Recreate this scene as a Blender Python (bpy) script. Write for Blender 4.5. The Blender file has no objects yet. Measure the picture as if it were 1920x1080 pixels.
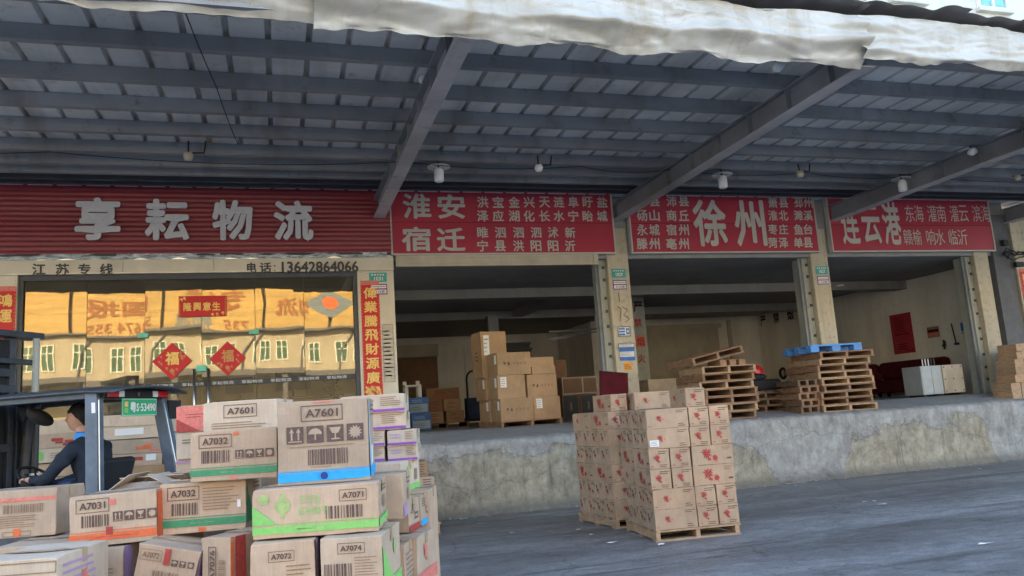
import bpy, bmesh, math, random
from mathutils import Vector, Matrix, noise
R = math.radians
rng = random.Random(7)
S = bpy.context.scene
COL = S.collection

# ------------------------------------------------------------------ camera
F, PITCH, ROLL, YAW = 1478.62, .1569, -.0667, .294
CAM = Vector((0, -12.3637, 1.5034))
fw = Vector((math.sin(YAW)*math.cos(PITCH), math.cos(YAW)*math.cos(PITCH), math.sin(PITCH)))
rt0 = Vector((math.cos(YAW), -math.sin(YAW), 0)); up0 = rt0.cross(fw)
rt = math.cos(ROLL)*rt0 + math.sin(ROLL)*up0
up = -math.sin(ROLL)*rt0 + math.cos(ROLL)*up0
cd = bpy.data.cameras.new("camera"); cam = bpy.data.objects.new("camera", cd); COL.objects.link(cam)
m = Matrix.Identity(4)
for i in range(3):
    m[i][0], m[i][1], m[i][2], m[i][3] = rt[i], up[i], -fw[i], CAM[i]
cam.matrix_world = m
cd.sensor_width = 36; cd.lens = F/1920*36; cd.clip_start = .05; cd.clip_end = 600
S.camera = cam

# ------------------------------------------------------------------ world, sun, exposure
SUN_EL, SUN_AZ = 25, 22            # the sun stands behind the building
W = bpy.data.worlds.new("World"); S.world = W; W.use_nodes = True
nt = W.node_tree; sky = nt.nodes.new("ShaderNodeTexSky"); sky.sky_type = 'NISHITA'
sky.sun_disc = False; sky.sun_elevation = R(SUN_EL); sky.sun_rotation = R(-SUN_AZ)
sky.dust_density = 2.0; sky.air_density = 1.0
bg = nt.nodes["Background"]; bg.inputs[1].default_value = .15
nt.links.new(sky.outputs[0], bg.inputs[0])
sd = bpy.data.lights.new("sun", 'SUN'); sd.energy = 4.0; sd.angle = R(.5); sd.color = (1, .93, .82)
so = bpy.data.objects.new("sun", sd); COL.objects.link(so)
so.rotation_euler = (R(90-SUN_EL), 0, R(180+SUN_AZ)); so.location = (-10, 40, 30)
S.view_settings.view_transform = 'Standard'; S.view_settings.look = 'None'
S.view_settings.exposure = 2.8; S.view_settings.gamma = 1
S.cycles.max_bounces = 8; S.cycles.diffuse_bounces = 5; S.cycles.transparent_max_bounces = 8

def at(u, v, **k):
    """point of the place seen at photo pixel (u,v) on the plane x=, y= or z= (or at depth d=)"""
    d = fw + rt*(u-960)/F + up*(540-v)/F
    if 'y' in k: t = (k['y']-CAM.y)/d.y
    elif 'x' in k: t = (k['x']-CAM.x)/d.x
    elif 'z' in k: t = (k['z']-CAM.z)/d.z
    else: t = k['d']
    return CAM + d*t

# ------------------------------------------------------------------ materials
def nodes(name):
    mt = bpy.data.materials.new(name); mt.use_nodes = True
    n = mt.node_tree.nodes; l = mt.node_tree.links
    return mt, n, l, n["Principled BSDF"]
def ramp(n, l, src, stops):
    r = n.new("ShaderNodeValToRGB"); e = r.color_ramp.elements
    e[0].position, e[0].color = stops[0][0], (*stops[0][1], 1)
    e[1].position, e[1].color = stops[-1][0], (*stops[-1][1], 1)
    for p, c in stops[1:-1]:
        x = e.new(p); x.color = (*c, 1)
    l.new(src, r.inputs[0]); return r.outputs[0]
def tex(n, l, scale=(1, 1, 1), rot=(0, 0, 0), sc=5, detail=5, rough=.6, kind='Object', dist=0):
    tc = n.new("ShaderNodeTexCoord"); mp = n.new("ShaderNodeMapping")
    mp.inputs['Scale'].default_value = scale; mp.inputs['Rotation'].default_value = rot
    if kind == 'World':
        g = n.new("ShaderNodeNewGeometry"); l.new(g.outputs['Position'], mp.inputs[0])
    else:
        l.new(tc.outputs[kind], mp.inputs[0])
    t = n.new("ShaderNodeTexNoise"); t.inputs['Scale'].default_value = sc
    t.inputs['Detail'].default_value = detail; t.inputs['Roughness'].default_value = rough
    t.inputs['Distortion'].default_value = dist
    l.new(mp.outputs[0], t.inputs[0]); return t.outputs['Fac']
def mixc(n, l, fac, a, b, mode='MIX'):
    x = n.new("ShaderNodeMix"); x.data_type = 'RGBA'; x.blend_type = mode
    for s, v in ((x.inputs[0], fac), (x.inputs[6], a), (x.inputs[7], b)):
        if hasattr(v, 'links') or hasattr(v, 'is_linked'): l.new(v, s)
        elif isinstance(v, tuple): s.default_value = (*v, 1)
        else: s.default_value = v
    return x.outputs[2]
def bump(n, l, src, p, st=.3, d=.02):
    b = n.new("ShaderNodeBump"); b.inputs['Strength'].default_value = st; b.inputs['Distance'].default_value = d
    l.new(src, b.inputs['Height']); l.new(b.outputs[0], p.inputs['Normal'])
def vor(n, l, scale, sc, dist=.3):
    g = n.new("ShaderNodeNewGeometry"); mp = n.new("ShaderNodeMapping"); mp.inputs['Scale'].default_value = scale; l.new(g.outputs['Position'], mp.inputs[0])
    t = n.new("ShaderNodeTexNoise"); t.inputs['Scale'].default_value = 1.7; t.inputs['Detail'].default_value = 6; l.new(mp.outputs[0], t.inputs[0])
    ad = n.new("ShaderNodeVectorMath"); ad.operation = 'MULTIPLY_ADD'; l.new(t.outputs['Color'], ad.inputs[0]); ad.inputs[1].default_value = (dist,)*3; l.new(mp.outputs[0], ad.inputs[2])
    v = n.new("ShaderNodeTexVoronoi"); v.feature = 'DISTANCE_TO_EDGE'; v.inputs['Scale'].default_value = sc; l.new(ad.outputs[0], v.inputs[0]); return v.outputs['Distance']
def sc3(c, k): return tuple(min(1, x*k) for x in c)
def M(name, c, rough=.7, metal=0, var=.15, sc=6, scale=(1, 1, 1), bmp=.15, kind='World', spec=.4, rand=0):
    mt, n, l, p = nodes(name)
    f = tex(n, l, scale, sc=sc, kind=kind)
    o = ramp(n, l, f, [(.3, sc3(c, 1-var)), (.7, sc3(c, 1+var))])
    if rand:
        oi = n.new("ShaderNodeObjectInfo")
        rr = ramp(n, l, oi.outputs['Random'], [(0, (1-rand,)*3), (.5, (1, 1, 1)), (1, (1, 1-rand*.35, 1-rand*.6))])
        o = mixc(n, l, 1.0, o, rr, 'MULTIPLY')
    l.new(o, p.inputs['Base Color'])
    p.inputs['Roughness'].default_value = rough; p.inputs['Metallic'].default_value = metal
    p.inputs['Specular IOR Level'].default_value = spec
    if bmp: bump(n, l, f, p, bmp)
    return mt

def board_mat(name, c, rand):
    mt, n, l, p = nodes(name)
    f1 = tex(n, l, (1, 1, 1), sc=5, kind='World', detail=8, rough=.7); f2 = tex(n, l, (1, 1, 1), sc=1.6, kind='World', detail=5)
    f3 = tex(n, l, (1, 1, .06), sc=120, kind='Object', detail=2); f4 = tex(n, l, (1, 1, 1), sc=14, kind='World', detail=8, rough=.75)
    o = ramp(n, l, f1, [(.3, sc3(c, .86)), (.5, c), (.7, sc3(c, 1.12))])
    o = mixc(n, l, 1.0, o, ramp(n, l, f2, [(.35, (.86,)*3), (.65, (1.06,)*3)]), 'MULTIPLY')
    o = mixc(n, l, 1.0, o, ramp(n, l, f3, [(.3, (.93,)*3), (.7, (1.05,)*3)]), 'MULTIPLY')
    o = mixc(n, l, ramp(n, l, f4, [(.60, (0, 0, 0)), (.72, (.45,)*3)]), o, sc3(c, .6))
    oi = n.new("ShaderNodeObjectInfo")
    o = mixc(n, l, 1.0, o, ramp(n, l, oi.outputs['Random'], [(0, (1-rand,)*3), (.5, (1, 1, 1)), (1, (1, 1-rand*.35, 1-rand*.6))]), 'MULTIPLY')
    l.new(o, p.inputs['Base Color']); p.inputs['Roughness'].default_value = .82; p.inputs['Specular IOR Level'].default_value = .2
    bump(n, l, f1, p, .25, .008); return mt
card = board_mat("cardboard", (.49, .37, .265), .16)
card_warm = board_mat("cardboard_warm", (.45, .315, .205), .12)
card_pale = board_mat("cardboard_pale", (.57, .46, .345), .1)
card_brown = board_mat("cardboard_brown", (.40, .26, .145), .12)
card_dark = board_mat("cardboard_dark", (.27, .155, .09), .15)
tape_m = M("packing_tape", (.46, .33, .2), .22, var=.05, spec=.5, bmp=0)
ink = M("ink_brown", (.115, .072, .06), .8, var=.25, sc=60, bmp=0)
ink_faint = M("ink_faint", (.26, .17, .11), .85, var=.2, sc=60, bmp=0)
ink_red = M("ink_red", (.37, .055, .045), .8, var=.25, sc=50, bmp=0)
ink_rose = M("ink_rose", (.62, .18, .14), .8, var=.2, sc=40, bmp=0)
ink_orange = M("ink_orange", (.66, .14, .05), .8, var=.12, sc=40, bmp=0)
ink_green = M("ink_green", (.06, .25, .12), .8, var=.12, sc=40, bmp=0)
ink_lime = M("ink_lime", (.22, .50, .13), .8, var=.12, sc=40, bmp=0)
ink_lime_pale = M("ink_lime_pale", (.33, .42, .16), .8, var=.2, sc=40, bmp=0)
ink_blue = M("ink_blue", (.03, .33, .66), .8, var=.08, sc=40, bmp=0)
ink_pale_blue = M("ink_pale_blue", (.36, .48, .56), .8, var=.12, sc=40, bmp=0)
ink_purple = M("ink_purple", (.27, .08, .36), .8, var=.12, sc=40, bmp=0)
ink_lilac = M("ink_lilac", (.38, .25, .42), .8, var=.12, sc=40, bmp=0)
ink_navy = M("ink_navy", (.02, .04, .2), .8, var=.1, bmp=0)
white = M("white_paint", (.78, .78, .76), .55, var=.06, bmp=0)
paper = M("paper_white", (.74, .72, .68), .8, var=.05, bmp=0)
wood = M("pallet_wood", (.31, .18, .105), .85, var=.3, sc=7, scale=(1, 1, 6), kind='Object', rand=.3, bmp=.3)
wood_pale = M("pallet_wood_pale", (.43, .285, .17), .85, var=.25, sc=7, scale=(1, 1, 6), kind='Object', rand=.2, bmp=.3)
wood_old = M("pallet_wood_old", (.19, .125, .08), .9, var=.35, sc=7, scale=(1, 1, 6), kind='Object', rand=.25, bmp=.3)
black = M("black_rubber", (.018, .018, .02), .7, var=.2)
dark_metal = M("dark_metal", (.035, .042, .055), .45, var=.25, spec=.5)
fork_grey = M("forklift_grey", (.05, .056, .066), .45, var=.35, spec=.5)
fork_blue = M("forklift_blue_grey", (.088, .112, .148), .42, var=.28, spec=.5)
steel = M("steel", (.45, .45, .44), .3, 1, var=.1)
red_plastic = M("red_lens", (.62, .02, .03), .2, var=.05, bmp=0, spec=.6)
clear_plastic = M("clear_lens", (.75, .76, .78), .15, var=.05, bmp=0, spec=.6)
green_plate = M("plate_green", (.03, .36, .16), .5, var=.06, bmp=0)
green_fit = M("green_fitting", (.12, .5, .36), .4, var=.1, bmp=0)
sign_red = M("sign_red", (.37, .025, .047), .55, var=.07, sc=2, bmp=0)
sign_letter = M("sign_letter", (.47, .45, .40), .6, var=.06, bmp=0)
lw_letter = M("led_letter", (.52, .52, .54), .5, var=.1, sc=40, bmp=0)
cream = M("cream_paint", (.47, .41, .31), .6, var=.16, sc=3, scale=(1, 1, .6), bmp=.08)
banner_red = M("banner_red", (.55, .022, .022), .6, var=.06, bmp=0)
gold = M("gold_print", (.78, .50, .13), .45, var=.15, sc=30, bmp=0)
gold_dim = M("gold_dim", (.52, .25, .08), .5, var=.2, sc=30, bmp=0)
plate_teal = M("plate_teal", (.04, .33, .29), .5, var=.08, bmp=0)
plate_purple = M("plate_purple", (.16, .07, .20), .5, var=.08, bmp=0)
maroon = M("maroon", (.075, .010, .014), .8, var=.2, spec=.1)
poster_red = M("poster_red", (.38, .03, .05), .6, var=.08, bmp=0)
blue_plastic = M("blue_plastic", (.05, .17, .48), .5, var=.15)
pal_blue = M("pallet_blue", (.10, .29, .66), .55, var=.12)
navy_cloth = M("navy_cloth", (.017, .023, .036), .9, var=.3, sc=14, bmp=.4)
jeans = M("jeans", (.055, .10, .20), .9, var=.2, sc=20, bmp=.3)
collar_blue = M("collar_blue", (.06, .27, .66), .85, var=.1)
skin_m = M("skin", (.50, .29, .20), .6, var=.06, kind='Object')
hair_m = M("hair", (.016, .013, .012), .55, var=.6, sc=90, scale=(1, 1, .3), bmp=.9)
grey_box = M("grey_enamel", (.42, .46, .47), .5, var=.08)
orange_m = M("sticker_orange", (.75, .30, .03), .6, var=.08, bmp=0)
header_cream = M("header_cream", (.60, .53, .41), .55, var=.10, sc=3, bmp=.05)
notice_blue = M("notice_blue", (.05, .15, .40), .6, var=.2, sc=20, bmp=0)
leaf_m = M("leaf", (.05, .12, .03), .7, var=.4, sc=20)
sack_m = M("sack", (.40, .34, .27), .9, var=.15, sc=12, bmp=.5)

def wall_mat(name, c, stain, amount=.5, floor_dirt=True):
    mt, n, l, p = nodes(name)
    f1 = tex(n, l, (1, 1, .25), sc=1.6, kind='World', detail=7)
    f2 = tex(n, l, (1, 1, 1), sc=9, kind='World', detail=8, rough=.7)
    f3 = tex(n, l, (6, 6, .35), sc=1.3, kind='World', detail=4)
    a = ramp(n, l, f1, [(.35, sc3(c, .86)), (.65, sc3(c, 1.08))])
    m1 = ramp(n, l, f2, [(.52, (0, 0, 0)), (.72, (amount,)*3)])
    o = mixc(n, l, m1, a, stain)
    m2 = ramp(n, l, f3, [(.55, (0, 0, 0)), (.75, (amount*.7,)*3)])
    o = mixc(n, l, m2, o, sc3(stain, 1.2))
    l.new(o, p.inputs['Base Color']); p.inputs['Roughness'].default_value = .85
    bump(n, l, f2, p, .25, .01); return mt
wall_in = wall_mat("inner_wall_plaster", (.78, .73, .65), (.50, .45, .38), .45)
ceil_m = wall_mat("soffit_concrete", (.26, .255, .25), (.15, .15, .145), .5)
pillar_m = wall_mat("pillar_plaster", (.50, .435, .32), (.22, .18, .13), .75)
pillar_side = wall_mat("pillar_bare_concrete", (.34, .35, .30), (.18, .18, .16), .6)
upper_m = wall_mat("upper_wall_render", (.58, .565, .49), (.42, .36, .27), .3)
opp_m = wall_mat("opposite_wall_render", (.40, .36, .275), (.24, .20, .14), .55)
opp_sign = M("opposite_sign_yellow", (.47, .31, .10), .6, var=.22, sc=1.2, scale=(.4, 1, 3), bmp=.3)
opp_letter = M("opposite_letter_red", (.30, .11, .04), .7, var=.2, bmp=0)
opp_blue = M("opposite_letter_blue", (.16, .20, .24), .7, var=.2, bmp=0)
opp_roof = M("opposite_roof_grey", (.12, .12, .13), .8, var=.2)
win_green = M("window_green_glass", (.06, .13, .08), .15, var=.2, spec=.7, bmp=0)
win_teal = M("window_teal_glass", (.16, .42, .44), .12, var=.15, spec=.7, bmp=0)
floor_m = wall_mat("floor_concrete", (.31, .31, .305), (.15, .15, .148), .6)
office_wall = M("office_wall", (.40, .38, .31), .8, var=.08)
office_dark = M("office_dark", (.06, .06, .06), .7, var=.2)

def metal_roof_mat(name, c, dirt):
    mt, n, l, p = nodes(name)
    f1 = tex(n, l, (.35, 1, 1), sc=1.2, kind='World', detail=8)
    f2 = tex(n, l, (2.5, .25, 1), sc=1.0, kind='World', detail=6)
    a = ramp(n, l, f1, [(.35, sc3(c, .8)), (.65, sc3(c, 1.1))])
    k = ramp(n, l, f2, [(.52, (0, 0, 0)), (.72, (.75,)*3)])
    o = mixc(n, l, k, a, dirt)
    f3 = tex(n, l, (1, 1, 1), sc=3.3, kind='World', detail=10, rough=.75)
    o = mixc(n, l, ramp(n, l, f3, [(.57, (0, 0, 0)), (.66, (.55,)*3)]), o, tuple(x*y for x, y in zip(dirt, (.75, .55, .42))))
    f4 = tex(n, l, (1, 1, 1), sc=.5, kind='World', detail=4)
    o = mixc(n, l, 1.0, o, ramp(n, l, f4, [(.35, (.78,)*3), (.65, (1.1,)*3)]), 'MULTIPLY')
    l.new(o, p.inputs['Base Color'])
    p.inputs['Roughness'].default_value = .55; p.inputs['Metallic'].default_value = .0
    bump(n, l, f1, p, .1, .01); return mt
deck_m = metal_roof_mat("canopy_deck_sheet", (.64, .625, .61), (.36, .33, .30))
steel_blue = metal_roof_mat("canopy_steel_paint", (.245, .255, .272), (.14, .13, .12))
flange_m = metal_roof_mat("beam_flange_paint", (.46, .44, .45), (.26, .21, .19))
sheet_dark = metal_roof_mat("old_roof_sheet", (.20, .185, .175), (.15, .095, .06))

def fascia_mat():
    mt, n, l, p = nodes("fascia_white_sheet")
    f1 = tex(n, l, (.6, 1, 1), sc=2.2, kind='World', detail=8, rough=.65)
    f2 = tex(n, l, (5, 1, .6), sc=1.2, kind='World', detail=5)
    a = ramp(n, l, f1, [(.3, (.36, .34, .28)), (.5, (.50, .49, .44)), (.7, (.58, .58, .54))])
    k = ramp(n, l, f2, [(.55, (0, 0, 0)), (.74, (.6,)*3)])
    o = mixc(n, l, k, a, (.36, .29, .19))
    ck = vor(n, l, (.35, 1, 1.6), 1.3, 1.2)
    o = mixc(n, l, ramp(n, l, ck, [(0, (.35,)*3), (.008, (0, 0, 0))]), o, (.25, .21, .15))
    l.new(o, p.inputs['Base Color'])
    p.inputs['Roughness'].default_value = .6
    bump(n, l, f1, p, .3, .02); return mt
fascia_m = fascia_mat()

def ground_mat():
    mt, n, l, p = nodes("ground_asphalt")
    f1 = tex(n, l, (.3, 1.2, 1), (0, 0, R(6)), sc=1.1, kind='World', detail=10, rough=.68, dist=.6)
    f2 = tex(n, l, (1, 1, 1), sc=55, kind='World', detail=5, rough=.7)
    f3 = tex(n, l, (.45, 1.8, 1), (0, 0, R(-8)), sc=2.4, kind='World', detail=9, rough=.7, dist=.8)
    f4 = tex(n, l, (1, 1.6, 1), sc=5.5, kind='World', detail=8, rough=.75)
    f5 = tex(n, l, (.12, 2.4, 1), (0, 0, R(4)), sc=1.6, kind='World', detail=4, rough=.5)
    a = ramp(n, l, f1, [(.3, (.13, .126, .119)), (.5, (.235, .228, .216)), (.7, (.36, .352, .335))])
    o = mixc(n, l, 1.0, a, ramp(n, l, f2, [(.3, (.62,)*3), (.7, (1.22,)*3)]), 'MULTIPLY')
    o = mixc(n, l, 1.0, o, ramp(n, l, f4, [(.3, (.70,)*3), (.5, (1, 1, 1)), (.7, (1.25,)*3)]), 'MULTIPLY')
    o = mixc(n, l, ramp(n, l, f3, [(.58, (0, 0, 0)), (.72, (.7,)*3)]), o, (.38, .38, .37))
    o = mixc(n, l, ramp(n, l, f3, [(.28, (.75,)*3), (.4, (0, 0, 0))]), o, (.05, .05, .05))
    o = mixc(n, l, ramp(n, l, f5, [(.58, (0, 0, 0)), (.66, (.6,)*3)]), o, (.075, .073, .07))
    f6 = tex(n, l, (.22, 3.2, 1), (0, 0, R(-5)), sc=3.1, kind='World', detail=8, rough=.75)
    o = mixc(n, l, ramp(n, l, f6, [(.60, (0, 0, 0)), (.66, (.65,)*3)]), o, (.42, .41, .39))
    cr = vor(n, l, (1, 1, 1), .33, .8)
    o = mixc(n, l, ramp(n, l, cr, [(.0, (.45,)*3), (.007, (0, 0, 0))]), o, (.06, .058, .055))
    l.new(o, p.inputs['Base Color'])
    l.new(ramp(n, l, f1, [(.3, (.45,)*3), (.7, (.7,)*3)]), p.inputs['Roughness'])
    hs = n.new("ShaderNodeMath"); hs.operation = 'MULTIPLY_ADD'; l.new(f4, hs.inputs[0]); hs.inputs[1].default_value = 1.5; l.new(f2, hs.inputs[2])
    bump(n, l, hs.outputs[0], p, .35, .012); return mt
ground_m = ground_mat()

def dock_mat():
    """grey cement render that has fallen away in patches from tan rubble concrete"""
    mt, n, l, p = nodes("dock_wall_concrete")
    g = n.new("ShaderNodeNewGeometry"); sx = n.new("ShaderNodeSeparateXYZ"); l.new(g.outputs['Position'], sx.inputs[0])
    mp = n.new("ShaderNodeMapRange"); mp.inputs[1].default_value = 1.5; mp.inputs[2].default_value = 15
    l.new(sx.outputs[0], mp.inputs[0])
    def X(x): return (x-1.5)/13.5
    # height (m) to which the render has fallen away along the wall
    hh = [(0, .92), (X(2.6), .98), (X(3.6), .93), (X(4.6), .95), (X(5.8), .80), (X(6.5), .86), (X(7.15), .78), (X(7.5), .12), (X(8.7), .14), (X(9.0), .74), (X(10.2), .96), (X(10.7), .82), (X(11.2), 1.0), (X(11.75), .85), (X(11.9), .1), (1, 0)]
    hr = ramp(n, l, mp.outputs[0], [(a, (b,)*3) for a, b in hh])
    f0 = tex(n, l, (1, 1, 1.3), sc=2.2, kind='World', detail=9, rough=.72)
    f1 = tex(n, l, (1, 1, .6), sc=7, kind='World', detail=8, rough=.7)
    f2 = tex(n, l, (7, 1, .5), sc=1.4, kind='World', detail=5)
    f3 = tex(n, l, (1, 1, 1), sc=22, kind='World', detail=6, rough=.75)
    a1 = n.new("ShaderNodeMath"); a1.operation = 'MULTIPLY_ADD'; l.new(f0, a1.inputs[0]); a1.inputs[1].default_value = .95
    l.new(sx.outputs[2], a1.inputs[2])
    a2 = n.new("ShaderNodeMath"); a2.operation = 'SUBTRACT'; l.new(hr, a2.inputs[0])
    s3 = n.new("ShaderNodeMath"); s3.operation = 'SUBTRACT'; l.new(a1.outputs[0], s3.inputs[0]); s3.inputs[1].default_value = .475
    l.new(s3.outputs[0], a2.inputs[1])
    mask = ramp(n, l, a2.outputs[0], [(-.0, (0, 0, 0)), (.02, (.45,)*3), (.09, (.8,)*3), (.2, (1, 1, 1))])
    edge = ramp(n, l, a2.outputs[0], [(0, (0, 0, 0)), (.015, (.5,)*3), (.045, (0, 0, 0))])
    grey = ramp(n, l, f1, [(.3, (.235, .23, .215)), (.5, (.33, .32, .298)), (.7, (.42, .41, .385))])
    tan = ramp(n, l, f1, [(.28, (.19, .165, .12)), (.5, (.345, .305, .225)), (.72, (.46, .415, .325))])
    o = mixc(n, l, mask, grey, tan)
    mo = tex(n, l, (1, 1, 1), sc=4.2, kind='World', detail=10, rough=.75)
    o = mixc(n, l, 1.0, o, ramp(n, l, mo, [(.3, (.62,)*3), (.5, (1, 1, 1)), (.68, (1.22,)*3)]), 'MULTIPLY')
    o = mixc(n, l, edge, o, (.075, .07, .06))
    ck = vor(n, l, (.6, 1, 1.3), .8, .8)
    o = mixc(n, l, ramp(n, l, ck, [(.0, (.4,)*3), (.009, (0, 0, 0))]), o, (.07, .065, .055))
    st = tex(n, l, (3.5, 1, .35), sc=1.5, kind='World', detail=7, rough=.65)
    o = mixc(n, l, ramp(n, l, st, [(.55, (0, 0, 0)), (.70, (.5,)*3)]), o, (.13, .12, .10))
    k = ramp(n, l, f2, [(.57, (0, 0, 0)), (.72, (.6,)*3)])
    k2 = mixc(n, l, 1.0, k, mask, 'MULTIPLY')
    o = mixc(n, l, k2, o, (.07, .065, .06))
    sp = ramp(n, l, f3, [(.60, (0, 0, 0)), (.7, (.5,)*3)])
    o = mixc(n, l, sp, o, (.14, .13, .115))
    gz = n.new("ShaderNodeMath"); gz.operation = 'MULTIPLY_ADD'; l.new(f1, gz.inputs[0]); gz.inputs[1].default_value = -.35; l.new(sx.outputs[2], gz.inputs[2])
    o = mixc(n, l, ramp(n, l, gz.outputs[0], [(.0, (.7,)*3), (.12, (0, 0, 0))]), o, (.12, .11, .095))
    l.new(o, p.inputs['Base Color']); p.inputs['Roughness'].default_value = .9
    hsum = n.new("ShaderNodeMath"); hsum.operation = 'MULTIPLY_ADD'; l.new(mask, hsum.inputs[0]); hsum.inputs[1].default_value = -.8; l.new(f3, hsum.inputs[2])
    bump(n, l, hsum.outputs[0], p, .6, .03); return mt
dock_m = dock_mat()

def glass_mat():
    mt, n, l, p = nodes("gold_coated_glass")
    out = n["Material Output"]
    f = tex(n, l, (1, 1, 1.4), sc=.9, kind='World', detail=1)
    b = n.new("ShaderNodeBump"); b.inputs['Strength'].default_value = .3; b.inputs['Distance'].default_value = .007
    l.new(f, b.inputs['Height'])
    g = n.new("ShaderNodeBsdfGlossy"); g.inputs['Color'].default_value = (.84, .70, .44, 1); g.inputs['Roughness'].default_value = .012
    l.new(b.outputs[0], g.inputs['Normal'])
    t = n.new("ShaderNodeBsdfTransparent"); t.inputs['Color'].default_value = (.62, .60, .52, 1)
    mx = n.new("ShaderNodeMixShader"); mx.inputs[0].default_value = .19
    l.new(t.outputs[0], mx.inputs[1]); l.new(g.outputs[0], mx.inputs[2])
    df = n.new("ShaderNodeBsdfDiffuse"); df.inputs['Color'].default_value = (.50, .45, .36, 1)
    fd = tex(n, l, (1, 1, .4), sc=2.2, kind='World', detail=8, rough=.7); fr = ramp(n, l, fd, [(.35, (.05,)*3), (.7, (.15,)*3)])
    m2 = n.new("ShaderNodeMixShader"); l.new(fr, m2.inputs[0]); l.new(mx.outputs[0], m2.inputs[1]); l.new(df.outputs[0], m2.inputs[2]); l.new(m2.outputs[0], out.inputs[0]); return mt
glass_m = glass_mat()

# ------------------------------------------------------------------ building helpers
def tag(o, label=None, cat=None, group=None, kind=None):
    for k, v in (('label', label), ('category', cat), ('group', group), ('kind', kind)):
        if v: o[k] = v
    return o
def thing(name, label, cat, loc=(0, 0, 0), rz=0, group=None):
    o = bpy.data.objects.new(name, None); COL.objects.link(o); o.empty_display_size = .1
    o.location = loc; o.rotation_euler = (0, 0, rz)
    return tag(o, label, cat, group)
_glyph = {}
def glyphs(s, bold):
    k = (s, bold)
    if k not in _glyph:
        c = bpy.data.curves.new("t", 'FONT'); c.body = s; c.size = 1; c.resolution_u = 2
        c.fill_mode = 'FRONT'
        o = bpy.data.objects.new("t", c); COL.objects.link(o)
        bpy.context.view_layer.update()
        me = bpy.data.meshes.new_from_object(o.evaluated_get(bpy.context.evaluated_depsgraph_get()))
        vs = [v.co.copy() for v in me.vertices]; fs = [list(p.vertices) for p in me.polygons]
        if not vs: vs = [Vector((0, 0, 0))]; fs = []
        if bold > .025:                      # heavier strokes: the glyph laid over itself, each copy a hair prouder
            q = bold*.75; base, bf, nv = vs, fs, len(vs); vs, fs = [], []
            for i, (dx, dy) in enumerate(((0, 0), (q, 0), (-q, 0), (0, q), (0, -q), (q*.7, q*.7), (-q*.7, q*.7), (q*.7, -q*.7), (-q*.7, -q*.7))):
                vs += [Vector((v.x+dx, v.y+dy, i)) for v in base]; fs += [[k_+i*nv for k_ in f_] for f_ in bf]
        else: vs = [Vector((v.x, v.y, 0)) for v in vs]
        x0 = min(v.x for v in vs); x1 = max(v.x for v in vs); y0 = min(v.y for v in vs); y1 = max(v.y for v in vs)
        w = max(1e-6, x1-x0); h = max(1e-6, y1-y0)
        _glyph[k] = ([((v.x-x0)/w, (v.y-y0)/h, v.z) for v in vs], fs)
        bpy.data.objects.remove(o); bpy.data.curves.remove(c); bpy.data.meshes.remove(me)
    return _glyph[k]
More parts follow.
